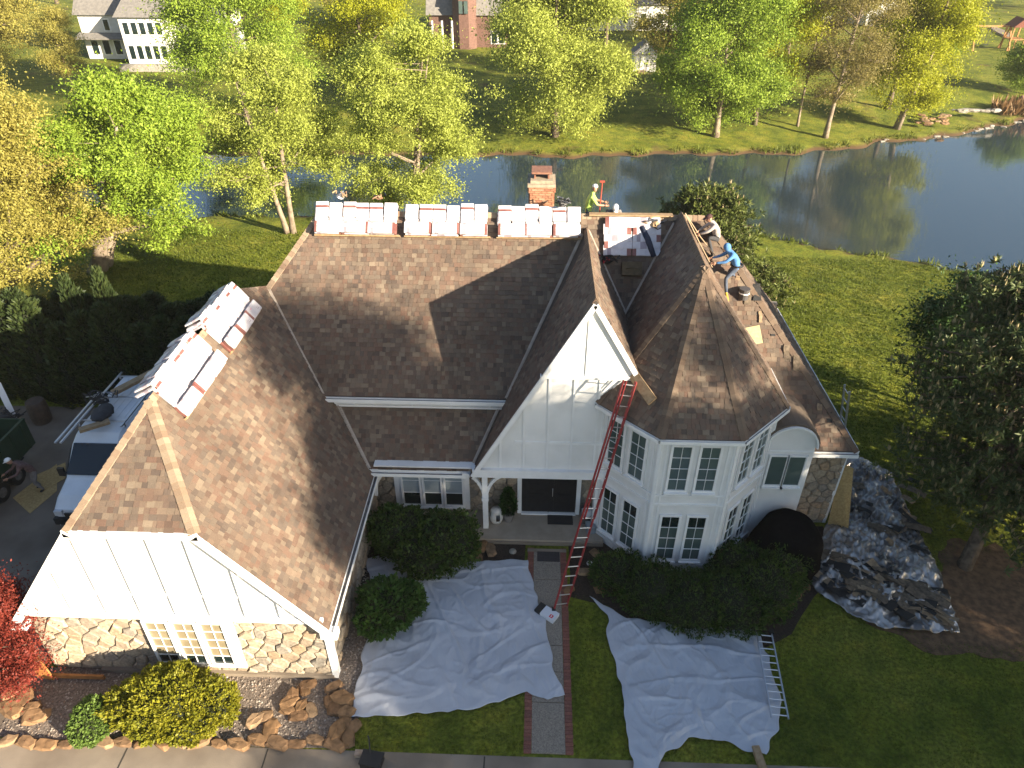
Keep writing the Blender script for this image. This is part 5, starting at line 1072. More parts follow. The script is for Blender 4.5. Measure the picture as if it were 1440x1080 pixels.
rocks([(lambda t: (32.0+17.0*t+rnd.uniform(-.2,.2), 67.9+(8.0*t if t < 2 else 0)+(-.9*math.sin(t*math.pi))+rnd.uniform(-.3,.5), WATER_Z-.02))((i+rnd.uniform(-.5,.5))/29) for i in range(30)], .2, 'pale limestone block along the far water edge', 'limestone shore blocks', LM, z=.02, long=1.5)
rocks([tuple(onz(1285+rnd.uniform(0,52), 163+rnd.uniform(0,13), -.45)) for i in range(16)], .3, 'tan stone of the old fire pit on the far bank', 'fire pit stones', z=.05, long=1.5)
rocks([(1345+i*8, 156+rnd.uniform(-1,1)) for i in range(8)], .35, 'white limestone block in the low lawn wall across the pond', 'limestone lawn wall', LM, z=.0, long=1.6)
rs = np.random.RandomState(5); PB = MB(); cnt = 0; GPn = GRAVEL_POLY
X = rs.uniform(-13.4,-4.0,9000); Y = rs.uniform(9.35,15.5,9000); k = inpoly(X, Y, GPn); X = X[k]; Y = Y[k]
oc = np.array([(1,0,0),(0,1,0),(-1,0,0),(0,-1,0),(0,0,1)]); of_ = np.array([(0,1,4),(1,2,4),(2,3,4),(3,0,4)]); s_ = rs.uniform(.018,.048,len(X)); th = rs.uniform(0,6.28,len(X))
rx_ = oc[None,:,0]*s_[:,None]; ry_ = oc[None,:,1]*s_[:,None]*.75; V_ = np.stack([X[:,None]+rx_*np.cos(th)[:,None]-ry_*np.sin(th)[:,None], Y[:,None]+rx_*np.sin(th)[:,None]+ry_*np.cos(th)[:,None], .012+oc[None,:,2]*s_[:,None]*.8], 2).reshape(-1,3)
o = bpy.data.objects.new('pebbles', mesh_np('pebbles', V_, (of_[None]+np.arange(len(X))[:,None,None]*5).reshape(-1,3), PEBBLE)); link(o); tag(o, 'loose grey and brown pebbles in the gravel bed', 'pebbles', kind='stuff')

# ------------------------------------------------------------------ porch things
def potted(pos):
    o = empty('potted_plant', pos, 'small potted evergreen beside the front door', 'potted plant'); b = MB(); x, y, z = pos
    b.tube([(x,y,z),(x,y,z+.05),(x,y,z+.34)], [.13,.14,.2], 14); part('pot', b, mat('grey_pot', (.16,.15,.14), .8, (.22,.2,.19), 6), o)
    mb, (v_, f_) = arbor(77, .95, .2); S_ = .5; rs_ = np.random.RandomState(3); v_ = v_.reshape(-1,4,3); c_ = v_.mean(1, keepdims=True); v_ = (c_+(v_-c_)*.4).reshape(-1,3)+np.array([x,y,z+.3]); f = bpy.data.objects.new('foliage', mesh_np('foliage', v_, f_, L_DARK)); link(f, o)
potted((-0.72,17.15,.2))
b = MB(); c0 = Vector((-1.12,17.05,.2)); n = 20; P = []
for j in range(9):
    t = j/8; r_ = .17+.10*math.sin(t*math.pi); P.append([c0+Vector((r_*math.cos(a)*.9, r_*math.sin(a)*.75, .62*t)) for a in np.linspace(0, 2*math.pi, n, endpoint=False)])
V_ = [p for r_ in P for p in r_]; F_ = []
for j in range(8):
    for i in range(n):
        if 2 <= j <= 5 and i % 5 in (0, 1): continue
        F_.append((j*n+i, j*n+(i+1) % n, (j+1)*n+(i+1) % n, (j+1)*n+i))
F_.append(tuple(8*n+i for i in range(n))); b.add(V_, F_); o = thing('garden_stool', b, mat('white_ceramic', (.62,.60,.55), .35, (.5,.48,.44), 6), 'white pierced ceramic garden stool beside the porch post', 'stool', smooth=True); s_ = o.modifiers.new('thickness', 'SOLIDIFY'); s_.thickness = .025
b = MB(); b.box((1.02,17.22,.212), (.85,.46,.02)); thing('door_mat', b, mat('black_mat', (.02,.02,.022), .95, (.035,.035,.035), 40, bump=.5), 'black mat in front of the double door', 'mat')
b = MB(); b.box((0.62,15.72,.052), (.72,.40,.02)); thing('door_mat', b, mat('grey_mat', (.035,.03,.034), .95, (.055,.05,.05), 40, bump=.5), 'dark mat on the walk below the porch step', 'mat')
r = random.Random(9)
for i, (x, y, z, d, c, lb_) in enumerate([(1.85,17.25,.42,(.3,.4,.44),(.08,.09,.09),'dark storage box against the stone by the door'),(2.0,16.75,.34,(.28,.3,.28),(.24,.28,.3),'grey crate on the porch behind the red ladder'),(1.88,17.0,.78,(.3,.2,.24),(.50,.52,.54),'white parcel on top of the dark storage box')]):
    b = MB(); b.box((x,y,z), d, Matrix.Rotation(.2*i, 3, 'Z')); b.box((x,y,z+d[2]/2+.012), (d[0]*1.04,d[1]*1.04,.03), Matrix.Rotation(.2*i, 3, 'Z')); thing('storage_box', b, mat('box%d' % i, c, .6, tuple(q*.8 for q in c), 6), lb_, 'box')
b = MB(); p = onz(829,793,0); b.tube([p, p+Vector((0,0,.05))], [.09,.09], 16); b.tube([p+Vector((0,0,.05)), p+Vector((0,0,.06))], [.045,.04], 12); thing('drain_cap', b, mat('white_plastic', (.7,.7,.7), .5), 'round white drain cap in the mulch bed', 'drain cap')
b = MB(); p = onz(721,776,0); b.tube([p, p+Vector((0,0,.04)), p+Vector((0,0,.1))], [.13,.12,.06], 9); thing('rock', b, LIME, 'single pale stone in the mulch by the holly', 'rock')
b = MB(); p = onz(524,1074,0)
b.box(p+Vector((0,0,.12)), (.5,.34,.22), Matrix.Rotation(-.15, 3, 'Z')); b.box(p+Vector((0,0,.245)), (.54,.38,.03), Matrix.Rotation(-.15, 3, 'Z')); b.tube([p+Vector((-.05,.1,.25)), p+Vector((-.1,.34,.5)), p+Vector((-.14,.4,.55))], .02, 6); thing('tool_case', b, BLACK, 'black tool case with raised handle on the pavement', 'case')
b = MB(); p = onz(506,1062,0); b.box(p+Vector((0,0,.07)), (.22,.15,.12)); b.box(p+Vector((0,-.02,.135)), (.16,.09,.006)); thing('carton', b, mat('brown_card', (.36,.25,.17), .8, (.42,.32,.24), 8), 'small brown carton on the pavement beside the tool case', 'box')

# ------------------------------------------------------------------ people
def person(base, J, top, trousers, label, hat=None, hood=False, sleeves=True, boots=None, look=(0,-1,0), rz=0.0):
    """J: joint positions relative to base (metres). One skinned body; cloth colours follow the nearest bone."""
    base = Vector(base); M3 = Matrix.Rotation(rz, 3, 'Z'); J = {k: M3 @ Vector(v) for k, v in J.items()}; look = M3 @ Vector(look)
    B_ = [('pelvis','waist','t'),('waist','chest','t'),('chest','neck','t'),('neck','head0','s')]
    for s_ in 'lr': B_ += [('chest','sho_'+s_,'t'),('sho_'+s_,'elb_'+s_,'t'),('elb_'+s_,'wri_'+s_,'t' if sleeves else 's'),('pelvis','hip_'+s_,'p'),('hip_'+s_,'kne_'+s_,'p'),('kne_'+s_,'ank_'+s_,'p'),('ank_'+s_,'toe_'+s_,'b')]
    J['head0'] = J['neck'].lerp(J['head'], .45)
    names = list(J.keys()); names.remove('head'); idx = {k: i for i, k in enumerate(names)}
    rad = {'pelvis':.155,'waist':.14,'chest':.165,'neck':.062,'head0':.06,'sho':.075,'elb':.05,'wri':.036,'hip':.098,'kne':.068,'ank':.05,'toe':.045}
    me = bpy.data.meshes.new('person'); me.from_pydata([J[k] for k in names], [(idx[a], idx[c]) for a, c, _ in B_], [])
    tmp = bpy.data.objects.new('tmp_body', me); COL.link(tmp); sk = tmp.modifiers.new('skin', 'SKIN'); 
    for k, v in zip(names, me.skin_vertices[0].data): q = rad[k.split('_')[0]]; v.radius = (q, q); v.use_root = (k == 'pelvis')
    sb = tmp.modifiers.new('sub', 'SUBSURF'); sb.levels = 1; sb.render_levels = 1
    dg = bpy.context.evaluated_depsgraph_get(); body = bpy.data.meshes.new_from_object(tmp.evaluated_get(dg)); bpy.data.objects.remove(tmp)
    mb = MB(); mb.v = [tuple(v.co) for v in body.vertices]; mb.f = [tuple(p.vertices) for p in body.polygons]; code = {'t':0,'p':1,'s':2,'b':3}
    for f in mb.f:
        c = sum((Vector(mb.v[i]) for i in f), Vector())/len(f); best = (9, 't')
        for a, e_, k in B_:
            d = J[e_]-J[a]; t = max(0, min(1, (c-J[a]).dot(d)/max(1e-6, d.length_squared))); q = (c-J[a]-d*t).length - (.05 if k == 't' and a in ('pelvis','waist','chest') else 0)
            if q < best[0]: best = (q, k)
        mb.m.append(code[best[1]])
    H_ = J['head']; fw_ = look.normalized(); up_ = Vector((0,0,1)); sd = fw_.cross(up_).normalized(); up2 = sd.cross(fw_); rot = Matrix((sd, fw_, up2)).transposed()
    mb.ellipsoid(H_, (.078,.098,.118), 14, 10, mi=2, rot=rot); mb.ellipsoid(H_+fw_*.098-up2*.01, (.014,.02,.022), 8, 6, mi=2, rot=rot)
    for s_ in (-1, 1): mb.ellipsoid(H_+sd*.08*s_, (.012,.024,.032), 8, 6, mi=2, rot=rot); mb.ellipsoid(H_+sd*.03*s_+fw_*.09+up2*.012, (.013,.008,.008), 6, 4, mi=3, rot=rot)
    mb.ellipsoid(H_+fw_*.09-up2*.055, (.024,.008,.007), 8, 4, mi=4, rot=rot)
    for s_ in 'lr':                                            # hands: palm, four fingers, thumb
        w = J['wri_'+s_]; d = (w-J['elb_'+s_]).normalized(); x = d.orthogonal().normalized(); y = d.cross(x); mb.ellipsoid(w+d*.05, (.04,.04,.06), 8, 6, mi=2, rot=Matrix((x, y, d)).transposed()*1)
        for k in range(4): f0 = w+d*.085+x*(-.03+.02*k); mb.tube([f0, f0+d*.035+y*.01, f0+d*(.055+.008*(k in (1,2)))+y*.03], [.010,.009,.007], 5, mi=2)
        f0 = w+d*.03+x*.04; mb.tube([f0, f0+d*.03+x*.02, f0+d*.05+y*.02+x*.018], [.011,.010,.008], 5, mi=2)
    o = empty('person', base, label, 'person')
    mb.v = [tuple(Vector(p)+base) for p in mb.v]; part('body', mb, [top, trousers, SKIN, boots or BLACK, mat('lips', (.25,.10,.08), .5)], o, True)
    Hw = H_ + base
    if hat:
        b = MB(); n = 14; rings = [[Hw + rot @ Vector((q*math.cos(a)*.095, q*math.sin(a)*.115, z)) for a in np.linspace(0, 2*math.pi, n, endpoint=False)] for q, z in ((1.03,.035),(1.0,.075),(.8,.12),(.4,.143),(.05,.147))]
        b.loft(rings); b.prism([Hw + rot @ Vector(v) for v in ((-.075,.09,.045),(.075,.09,.045),(.06,.18,.035),(-.06,.18,.035))], rot @ Vector((0,0,.012))); part('cap', b, hat, o, True)
    elif hood:
        b = MB(); b.ellipsoid(Hw-fw_*.022+up2*.012, (.112,.118,.142), 14, 10, rot=rot); part('hood', b, top, o, True)
    else:
        b = MB(); b.ellipsoid(Hw-fw_*.018+up2*.022, (.086,.098,.112), 14, 10, rot=rot, jit=.1); part('hair', b, mat('dark_hair', (.02,.014,.01), .7), o, True)
    return o
def stand(lean=.1, arm=.3, bend=0.0, sp=.13):
    """upright figure facing -Y, arms forward by `arm`, torso leaning forward by `lean`"""
    J = {'pelvis':(0,0,.92),'waist':(0,-.25*lean,1.10),'chest':(0,-.8*lean,1.32),'neck':(0,-1.15*lean,1.49),'head':(0,-1.4*lean-.02,1.63)}
    for s_, k in (('l', 1), ('r', -1)):
        J['sho_'+s_] = (k*.19,-.9*lean,1.40); J['elb_'+s_] = (k*.24,-.9*lean-.5*arm,1.16); J['wri_'+s_] = (k*.17,-.9*lean-arm*1.3,1.04+arm*.25)
        J['hip_'+s_] = (k*.10,0,.86); J['kne_'+s_] = (k*sp,-.05-bend,.47); J['ank_'+s_] = (k*(sp+.02),.02,.09); J['toe_'+s_] = (k*(sp+.04),-.13,.05)
    return J
BLUE = mat('blue_hoodie', (.055,.16,.36), .85, (.085,.22,.45), 7, bump=.2); JEAN = mat('faded_jeans', (.045,.06,.09), .9, (.09,.11,.15), 8); HIVIS = mat('lime_shirt', (.38,.55,.10), .8, (.48,.62,.16), 6); CAPW = mat('white_cap', (.75,.74,.72), .7)
CHAR = mat('charcoal_cloth', (.03,.03,.033), .9, (.05,.05,.055), 7); GREYT = mat('grey_cloth', (.13,.12,.12), .9, (.19,.17,.16), 7); BOOT = mat('tan_boot', (.16,.09,.045), .8)
# worker in blue hoodie, one knee up on the slope right of the tower ridge, reaching towards it (-X)
y0 = 20.45; x0 = 6.15; g = mh(y0)
J = {'pelvis':(.10,.0,.72),'waist':(.04,-.02,.90),'chest':(-.12,-.03,1.10),'neck':(-.24,-.04,1.23),'head':(-.33,-.05,1.34),'sho_l':(-.12,-.22,1.16),'sho_r':(-.14,.16,1.16),'elb_l':(-.36,-.30,.98),'elb_r':(-.40,.18,.98),'wri_l':(-.62,-.24,.92),'wri_r':(-.66,.10,.94),
     'hip_l':(.06,-.10,.66),'hip_r':(.10,.10,.66),'kne_l':(-.24,-.22,.40),'kne_r':(-.06,.20,.44),'ank_l':(-.16,-.30,.02-.24),'ank_r':(.20,.30,.42),'toe_l':(-.32,-.33,-.30),'toe_r':(.10,.36,.46)}
J['ank_r'] = (.16,.22,.30); J['toe_r'] = (.02,.28,.30); J['ank_l'] = (-.12,-.22,-.16); J['toe_l'] = (-.26,-.25,-.22)
pb = person((x0,y0,g+.04), J, BLUE, JEAN, 'worker in blue hoodie and jeans leaning over the tower ridge', hood=True, look=(-1,-.2,-.35), boots=BOOT)
b = MB(); c = Vector((x0+.09,y0,g+.80)); b.tube([c+Vector((.175*math.cos(a), .175*math.sin(a), .0)) for a in np.linspace(0, 6.3, 15)], .035, 6); part('tool_belt', b, BLACK, pb)
# second worker beside him, crouched
y1 = 21.25; x1 = 5.62; g1 = mh(y1)
J2 = {'pelvis':(.12,.0,.36),'waist':(.05,0,.52),'chest':(-.08,0,.72),'neck':(-.18,0,.85),'head':(-.26,0,.96),'sho_l':(-.08,-.18,.79),'sho_r':(-.08,.18,.79),'elb_l':(-.3,-.24,.62),'elb_r':(-.3,.2,.62),'wri_l':(-.5,-.16,.52),'wri_r':(-.5,.12,.52),'hip_l':(.1,-.1,.32),'hip_r':(.1,.1,.32),'kne_l':(-.24,-.2,.42),'kne_r':(-.22,.2,.44),'ank_l':(-.02,-.22,-.16),'ank_r':(0,.2,.22),'toe_l':(-.15,-.24,-.2),'toe_r':(-.13,.22,.22)}
person((x1,y1,g1+.03), J2, mat('white_work_shirt', (.45,.42,.40), .8, (.25,.22,.21), 9), CHAR, 'worker in pale shirt and dark cap crouching behind the blue-hooded worker', hat=mat('dark_red_cap', (.05,.02,.02), .8), look=(-1,-.2,-.4))
# green shirted worker behind the ridge, holding a red pole
yb = 22.75; hb = RZ-MS*(yb-21.9)
Jg = stand(.12, .32); person((1.72,yb,hb), Jg, HIVIS, JEAN, 'worker in lime shirt and white cap standing behind the ridge by the chimney', hat=CAPW, sleeves=False, look=(1,-.1,-.3), rz=math.pi/2)
b = MB(); b.tube([(2.08,yb-.12,hb+.3),(2.12,yb-.12,hb+1.9)], .02, 6); b.box((2.12,yb-.12,hb+1.9), (.16,.05,.06)); thing('roofing_shovel', b, mat('red_handle', (.32,.06,.035), .6), 'red-handled roofing bar held upright by the lime-shirted worker', 'tool')
Jh = stand(.55, .3, bend=.25); person((2.55,22.9,RZ-MS*1.0-.22), Jh, GREYT, JEAN, 'worker bent behind the ridge with only a white cap showing', hat=CAPW, look=(0,-.6,-1))
# worker by the trailer
person(tuple(onz(60,688,0)), stand(.35, .35, bend=.1), mat('dull_red_shirt', (.10,.055,.05), .9, (.14,.09,.085), 9), GREYT, 'worker in dull shirt and white cap bending beside the green trailer', hat=CAPW, look=(-.6,-.7,-.4), rz=-.7)
b = MB()
ra = Vector((TX+.05,21.55,TZ+.12)); rb = Vector((x0-.55,y0+.1,g+1.0)); rc = Vector((x1-.3,y1-.3,g1+.55))
b.tube([ra, ra.lerp(rb, .5)-Vector((0,0,.06)), rb], .016, 5); thing('safety_rope', b, mat('pale_rope', (.5,.38,.24), .85), 'pale safety rope from the ridge to the blue-hooded worker', 'rope')
b = MB(); b.tube([ra+Vector((0,-.1,0)), ra.lerp(Vector((x0-.7,y0-.2,g+.8)), .5)-Vector((0,0,.03)), Vector((x0-.7,y0-.2,g+.8))], .016, 5); thing('safety_rope', b, bpy.data.materials['pale_rope'], 'second pale rope lying along the tower ridge', 'rope')
b = MB(); P = [(x0-.15,y0-.25,g-.02)]+[(x0-.15+.18*i,y0-.25-.28*i,mh(y0-.25-.28*i)+.05) for i in range(1,5)]
b.tube([tuple(p) for p in P], .03, 6); thing('safety_strap', b, mat('yellow_strap', (.52,.32,.04), .7), 'yellow safety strap trailing down the right roof slope', 'strap')
b = MB(); c = Vector((x0+.42,y0-.22,mh(y0-.22)+.02)); b.tube([c, c+Vector((0,0,.18)), c+Vector((0,0,.36))], [.14,.155,.17], 14); b.tube([c+Vector((0,0,.20)), c+Vector((0,0,.235))], .168, 14, mi=1); thing('bucket', b, [mat('dark_grey_bucket', (.07,.065,.065), .7), CAPW], 'dark bucket with a pale band beside the blue-hooded worker', 'bucket')
b = MB(); 
for i, (dx, dy) in enumerate(((.1,-.1),(.5,-.55),(.9,-1.0),(1.2,-1.25))): b.box((8.15+dx-.9,21.0+dy-1.0+.35,mh(20.35+dy)+.05), (.2,.2,.06), Matrix.Rotation(.6*i, 3, 'Z'))
# ------------------------------------------------------------------ van and trailer on the drive
def van(base):
    bx, by = base; o = empty('van', (bx, by+2.9, .01), 'white cargo van with loaded roof rack parked beside the garage', 'van'); VW = mat('van_white', (.72,.73,.75), .35, (.66,.67,.69), 2)
    S = [(0,.50,.40,.86,.80),(.10,.42,.92,.95,.88),(.5,.40,1.18,.98,.90),(1.05,.38,1.36,1.0,.90),(1.2,.38,1.45,1.0,.88),(1.95,.38,2.28,1.0,.80),(2.25,.38,2.46,1.0,.78),(2.7,.38,2.52,1.0,.80),(5.5,.38,2.52,1.0,.80),(5.72,.42,2.44,.98,.78)]; rings = []
    for y, z0, z1, w, wt in S:
        zm = z0+(z1-z0)*.55; rings.append([Vector((bx+x, by+y, z)) for x, z in ((-w*.96,z0),(w*.96,z0),(w,z0+.12),(w,zm),(wt+.06,z1-.12),(wt-.06,z1),(-wt+.06,z1),(-wt-.06,z1-.12),(-w,zm),(-w,z0+.12))])
    b = MB(); b.loft(rings); part('body', b, VW, o, False)
    b = MB(); b.prism([(bx-.86,by+1.17,1.475),(bx+.86,by+1.17,1.475),(bx+.74,by+1.90,2.265),(bx-.74,by+1.90,2.265)], (0,-.012,.012)); part('windscreen', b, mat('van_glass', (.01,.016,.022), .12, spec=.6), o)
    b = MB(); b.box((bx,by-.0,.52), (1.86,.14,.26)); part('bumper', b, BLACK, o)
    b = MB(); b.box((bx,by-.02,.80), (1.0,.05,.16)); part('grille', b, BLACK, o)
    for s_ in (-1, 1):
        b = MB(); b.box((bx+s_*.74,by+.06,.82), (.26,.12,.2)); part('headlight', b, mat('lamp_glass', (.5,.5,.52), .15), o)
        b = MB(); b.box((bx+s_*1.16,by+1.35,1.45), (.2,.1,.32)); b.bar((bx+s_*.98,by+1.35,1.38), (bx+s_*1.1,by+1.35,1.42), .05, .05); part('mirror', b, BLACK, o)
        b = MB(); b.prism([(bx+s_*1.005,by+1.4,1.45),(bx+s_*1.005,by+2.3,1.45),(bx+s_*.90,by+2.3,2.1),(bx+s_*.92,by+1.85,2.05)], (s_*.01,0,0)); part('side_window', b, GLASS, o)
        for y in (.95, 4.6):
            b = MB(); b.tube([(bx+s_*.78,by+y,.35),(bx+s_*1.0,by+y,.35)], [.35,.35], 18); w = part('wheel', b, BLACK, o); b = MB(); b.tube([(bx+s_*.99,by+y,.35),(bx+s_*1.015,by+y,.35)], [.2,.18], 12); part('rim', b, ALU, w)
        b = MB(); b.bar((bx+s_*.80,by+2.3,2.68), (bx+s_*.80,by+5.6,2.68), .05, .05)
        for y in (2.5, 4.0, 5.4): b.box((bx+s_*.80,by+y,2.60), (.05,.05,.18))
        part('rack_rail', b, ALU, o)
    for y in (2.6, 4.0, 5.3): b = MB(); b.bar((bx-.82,by+y,2.70), (bx+.82,by+y,2.70), .05, .04); part('rack_bar', b, ALU, o)
    for i in range(5): b = MB(); b.box((bx-.5+.25*i,by+4.2,2.527), (.05,2.4,.016)); part('roof_rib', b, VW, o)
    return o
van((-14.72, 16.3))
b = MB(); b.bar((-15.1,18.2,2.80),(-14.35,18.75,2.80), .24, .10); thing('plank', b, WOOD, 'short plank across the front of the van rack', 'plank')
b = MB(); b.bar((-15.0,20.3,2.86),(-14.1,21.7,2.90), .28, .12); thing('plank', b, WOOD, 'plank stacked at the rear of the van rack', 'plank')
lump('gear_pile', (-15.1,19.8,2.92), .34, CHAR, 'dark heap of bags and hoses on the van roof', 'gear', 12, 12, [CHAR, HOSE[3], BLACK])
b = MB(); b.ellipsoid((-14.75,19.1,2.88), (.36,.5,.15), 12, 8, .3); thing('duffel_bag', b, CHAR, 'charcoal duffel bag on the van rack', 'bag', smooth=True)
b = MB(); b.bar((-15.6,17.6,2.74),(-15.58,20.4,2.80), .06, .05); b.bar((-15.42,17.6,2.74),(-15.40,20.4,2.80), .06, .05); thing('pole_pair', b, ALU, 'two metal poles along the outer side of the van rack', 'poles')
b = MB(); b.box((-13.9,22.6,1.1), (.9,.5,1.1)); b.box((-13.9,22.6,1.68), (1.0,.6,.08)); thing('bin', b, mat('yellow_bin', (.42,.27,.02), .6), 'yellow bin behind the white van', 'bin')
def trailer():
    o = empty('dump_trailer', (-19.3,20.3,.01), 'green dump trailer with black fenders on the drive', 'trailer'); GR = mat('trailer_green', (.008,.028,.013), .6, (.012,.036,.018), 4); x0, x1, y0, y1 = -20.4, -18.25, 18.9, 22.6
    for nm, c, d in (('side_panel',(x1,(y0+y1)/2,1.35),(.06,y1-y0,1.1)), ('side_panel',(x0,(y0+y1)/2,1.35),(.06,y1-y0,1.1)), ('end_panel',((x0+x1)/2,y0,1.35),(x1-x0,.06,1.1)), ('end_panel',((x0+x1)/2,y1,1.35),(x1-x0,.06,1.1)), ('floor',((x0+x1)/2,(y0+y1)/2,.82),(x1-x0,y1-y0,.06))):
        b = MB(); b.box(c, d); q = part(nm, b, GR, o)
        if nm == 'side_panel':
            for y in np.linspace(y0+.3, y1-.3, 6): r_ = MB(); r_.box((c[0]+.05*(1 if c[0] > -19 else -1),y,1.35), (.06,.07,1.05)); part('rib', r_, GR, q)
    b = MB(); b.bar((x0,y0-.02,1.92),(x1,y0-.02,1.92), .1, .06); b.bar((x1,y0,1.92),(x1,y1,1.92), .1, .06); b.bar((x0,y0,1.92),(x0,y1,1.92), .1, .06); part('top_rail', b, GR, o)
    for y in (20.4, 21.3):
        for x in (x0+.1, x1-.1): b = MB(); b.tube([(x-.12,y,.36),(x+.12,y,.36)], .36, 16); w = part('wheel', b, BLACK, o); b = MB(); b.tube([(x+.11,y,.36),(x+.14,y,.36)], [.2,.17], 10); part('rim', b, GUTIN, w)
    for x in (x0+.1, x1-.1): b = MB(); b.box((x,20.85,.78), (.34,1.9,.05)); part('fender', b, BLACK, o)
    b = MB(); b.bar((-19.9,18.9,.6),(-19.2,17.0,.55), .1, .12); b.bar((-18.7,18.9,.6),(-19.2,17.0,.55), .1, .12); part('tongue', b, BLACK, o)
    b = MB(); b.box((-19.2,18.3,.95), (1.3,.7,.6)); part('pump_box', b, BLACK, o)
    b = MB(); b.tube([(-18.6,18.0,.22),(-18.45,18.0,.22)], .22, 14); part('jack_wheel', b, BLACK, o)
    o.location = (-19.45,17.6,.01)
trailer()
lump('debris_heap', (-19.45,17.9,1.3), .8, CHAR, 'torn roofing heaped inside the green trailer', 'debris', 15, 16, [CHAR, SCRAP[0], WOOD])
b = MB(); p = onz(61,592,0); b.tube([p+Vector((0,0,z)) for z in (0,.1,.5,.9,1.0)], [.33,.36,.38,.36,.33], 16); thing('barrel', b, mat('brown_barrel', (.05,.035,.025), .7, (.08,.055,.04), 5), 'brown barrel standing before the arborvitae hedge', 'barrel')
b = MB(); p = onz(22,592,0); b.bar(p+Vector((0,0,.05)), p+Vector((-.45,.5,1.5)), .22, .06); thing('leaning_board', b, CAPW, 'white board leaning near the barrel', 'board')
lump('yard_clutter', tuple(onz(8,590,.3)), .45, CHAR, 'dark yard tools heaped beside the leaning white board', 'tools', 17, 8, [CHAR, BLACK])

# ------------------------------------------------------------------ across the pond
FB = mat('far_brick', (.11,.06,.045), .9, (.16,.09,.07), 6); FR = mat('far_slate_roof', (.15,.14,.13), .85, (.21,.195,.175), 3, bump=.3, bscale=9); FW = mat('far_white_wall', (.66,.65,.62), .7, (.58,.57,.54), 2)
def block(o, x0, x1, y0, y1, z0, h, rise, wallm, axis='x', win=(), over=.4, hip=0.0, roofm=FR):
    b = MB(); b.box(((x0+x1)/2,(y0+y1)/2,z0+h/2), (x1-x0,y1-y0,h)); w = part('wall', b, wallm, o); e_ = z0+h; b = MB(); a0, a1, c0, c1 = x0-over, x1+over, y0-over, y1+over; zl = e_-.05
    if axis == 'x': ym = (c0+c1)/2; R0, R1 = (a0+hip,ym,e_+rise), (a1-hip,ym,e_+rise); fs = [(0,1,5,4),(2,3,4,5),(0,4,3),(1,2,5),(3,2,1,0)]
    else: xm = (a0+a1)/2; R0, R1 = (xm,c0+hip,e_+rise), (xm,c1-hip,e_+rise); fs = [(0,1,4),(1,2,5,4),(2,3,5),(3,0,4,5),(3,2,1,0)]
    b.add([(a0,c0,zl),(a1,c0,zl),(a1,c1,zl),(a0,c1,zl),R0,R1], fs); part('roof', b, roofm, o)
    if axis == 'y' and hip == 0: b = MB(); b.prism([(x0,y0-.03,e_-.1),(x1,y0-.03,e_-.1),((x0+x1)/2,y0-.03,e_+rise*.88)], (0,-over-.02,0)); part('gable', b, wallm, o)
    for (xx, zz, ww, hh) in win:
        b = MB(); b.box((xx,y0-.02,z0+zz), (ww+.3,.1,hh+.3)); f = part('window', b, FW if wallm is not FW else TRIM, o); b = MB()
        b.box((xx,y0-.06,z0+zz), (ww,.1,hh)); part('pane', b, GLASS, f)
def wins(x0, x1, n, z, w=.7, h=1.3): return [(x0+(x1-x0)*(i+.5)/n, z, w, h) for i in range(n)]
Z0 = .1; hx = -49.0; hy = 95.0
H1 = empty('house', (hx, hy+4, Z0), 'white two-storey house with grey roofs and brick chimney across the pond', 'house')
block(H1, hx-9.5, hx-2.5, hy+3.5, hy+11, Z0, 5.2, 4.6, FW, 'x', wins(hx-7,hx-3,2,4.0,.6,1.2)+wins(hx-9,hx-3,4,1.4,.8,1.6))
b = MB(); b.prism([(hx-9.8,hy+3.4,Z0+3.0),(hx-2.4,hy+3.4,Z0+3.0),(hx-2.4,hy+1.9,Z0+2.5),(hx-9.8,hy+1.9,Z0+2.5)], (0,0,.12)); part('porch_roof', b, FR, H1)
block(H1, hx-2.5, hx+3.2, hy, hy+11, Z0, 5.4, 5.0, FW, 'x', wins(hx-2.2,hx+2.9,5,4.1,.62,1.3)+wins(hx-2.2,hx+2.9,5,1.4,.62,1.5), hip=2.0)
block(H1, hx+3.2, hx+4.6, hy+2, hy+12, Z0, 7.5, 3.2, FW, 'y')
block(H1, hx+4.6, hx+9, hy+1.5, hy+10, Z0, 5.2, 3.4, FW, 'x', wins(hx+5,hx+8.6,2,3.9,.7,1.3)+wins(hx+5,hx+7,2,1.3,.8,1.9), hip=1.5)
b = MB(); b.box((hx+2.4,hy+5.5,Z0+7.5), (1.1,1.4,7.5)); part('chimney', b, mat('far_chimney_brick', (.38,.19,.10), .9, (.30,.14,.08), 5), H1)
b = MB(); b.box((hx+3.5,hy-4.2,gh(hx+3.5,hy-4)+.35), (10,.5,.9)); thing('garden_wall', b, LIME, 'low pale terrace wall before the white far house', 'wall')
hx, hy = -9.6, 107.0; H2 = empty('house', (hx, hy+4, Z0), 'dark brick house with steep slate roof and turret dormer across the pond', 'house')
block(H2, hx-5.5, hx+5.0, hy+1, hy+11, Z0, 4.2, 8.5, FB, 'x', [(-11.6,1.5,1.0,1.8),(-6.2,1.4,.7,1.4),(-5.2,1.4,.7,1.4)])
b = MB(); rings = [[Vector((hx-.6+r_*math.cos(a), hy+.8+r_*math.sin(a), z)) for a in np.linspace(.39, 6.67, 9)[:-1]] for r_, z in ((1.7,Z0),(1.7,Z0+6.4),(2.0,Z0+6.4),(.05,Z0+9.4))]; b.loft(rings[:2]); part('turret', b, FB, H2); b = MB(); b.loft(rings[2:]); part('turret_roof', b, FR, H2)
for dx in (-.35, .35): b = MB(); b.box((hx-.6+dx,hy-.95,Z0+5.3), (.5,.2,1.5)); part('window', b, GLASST, H2)
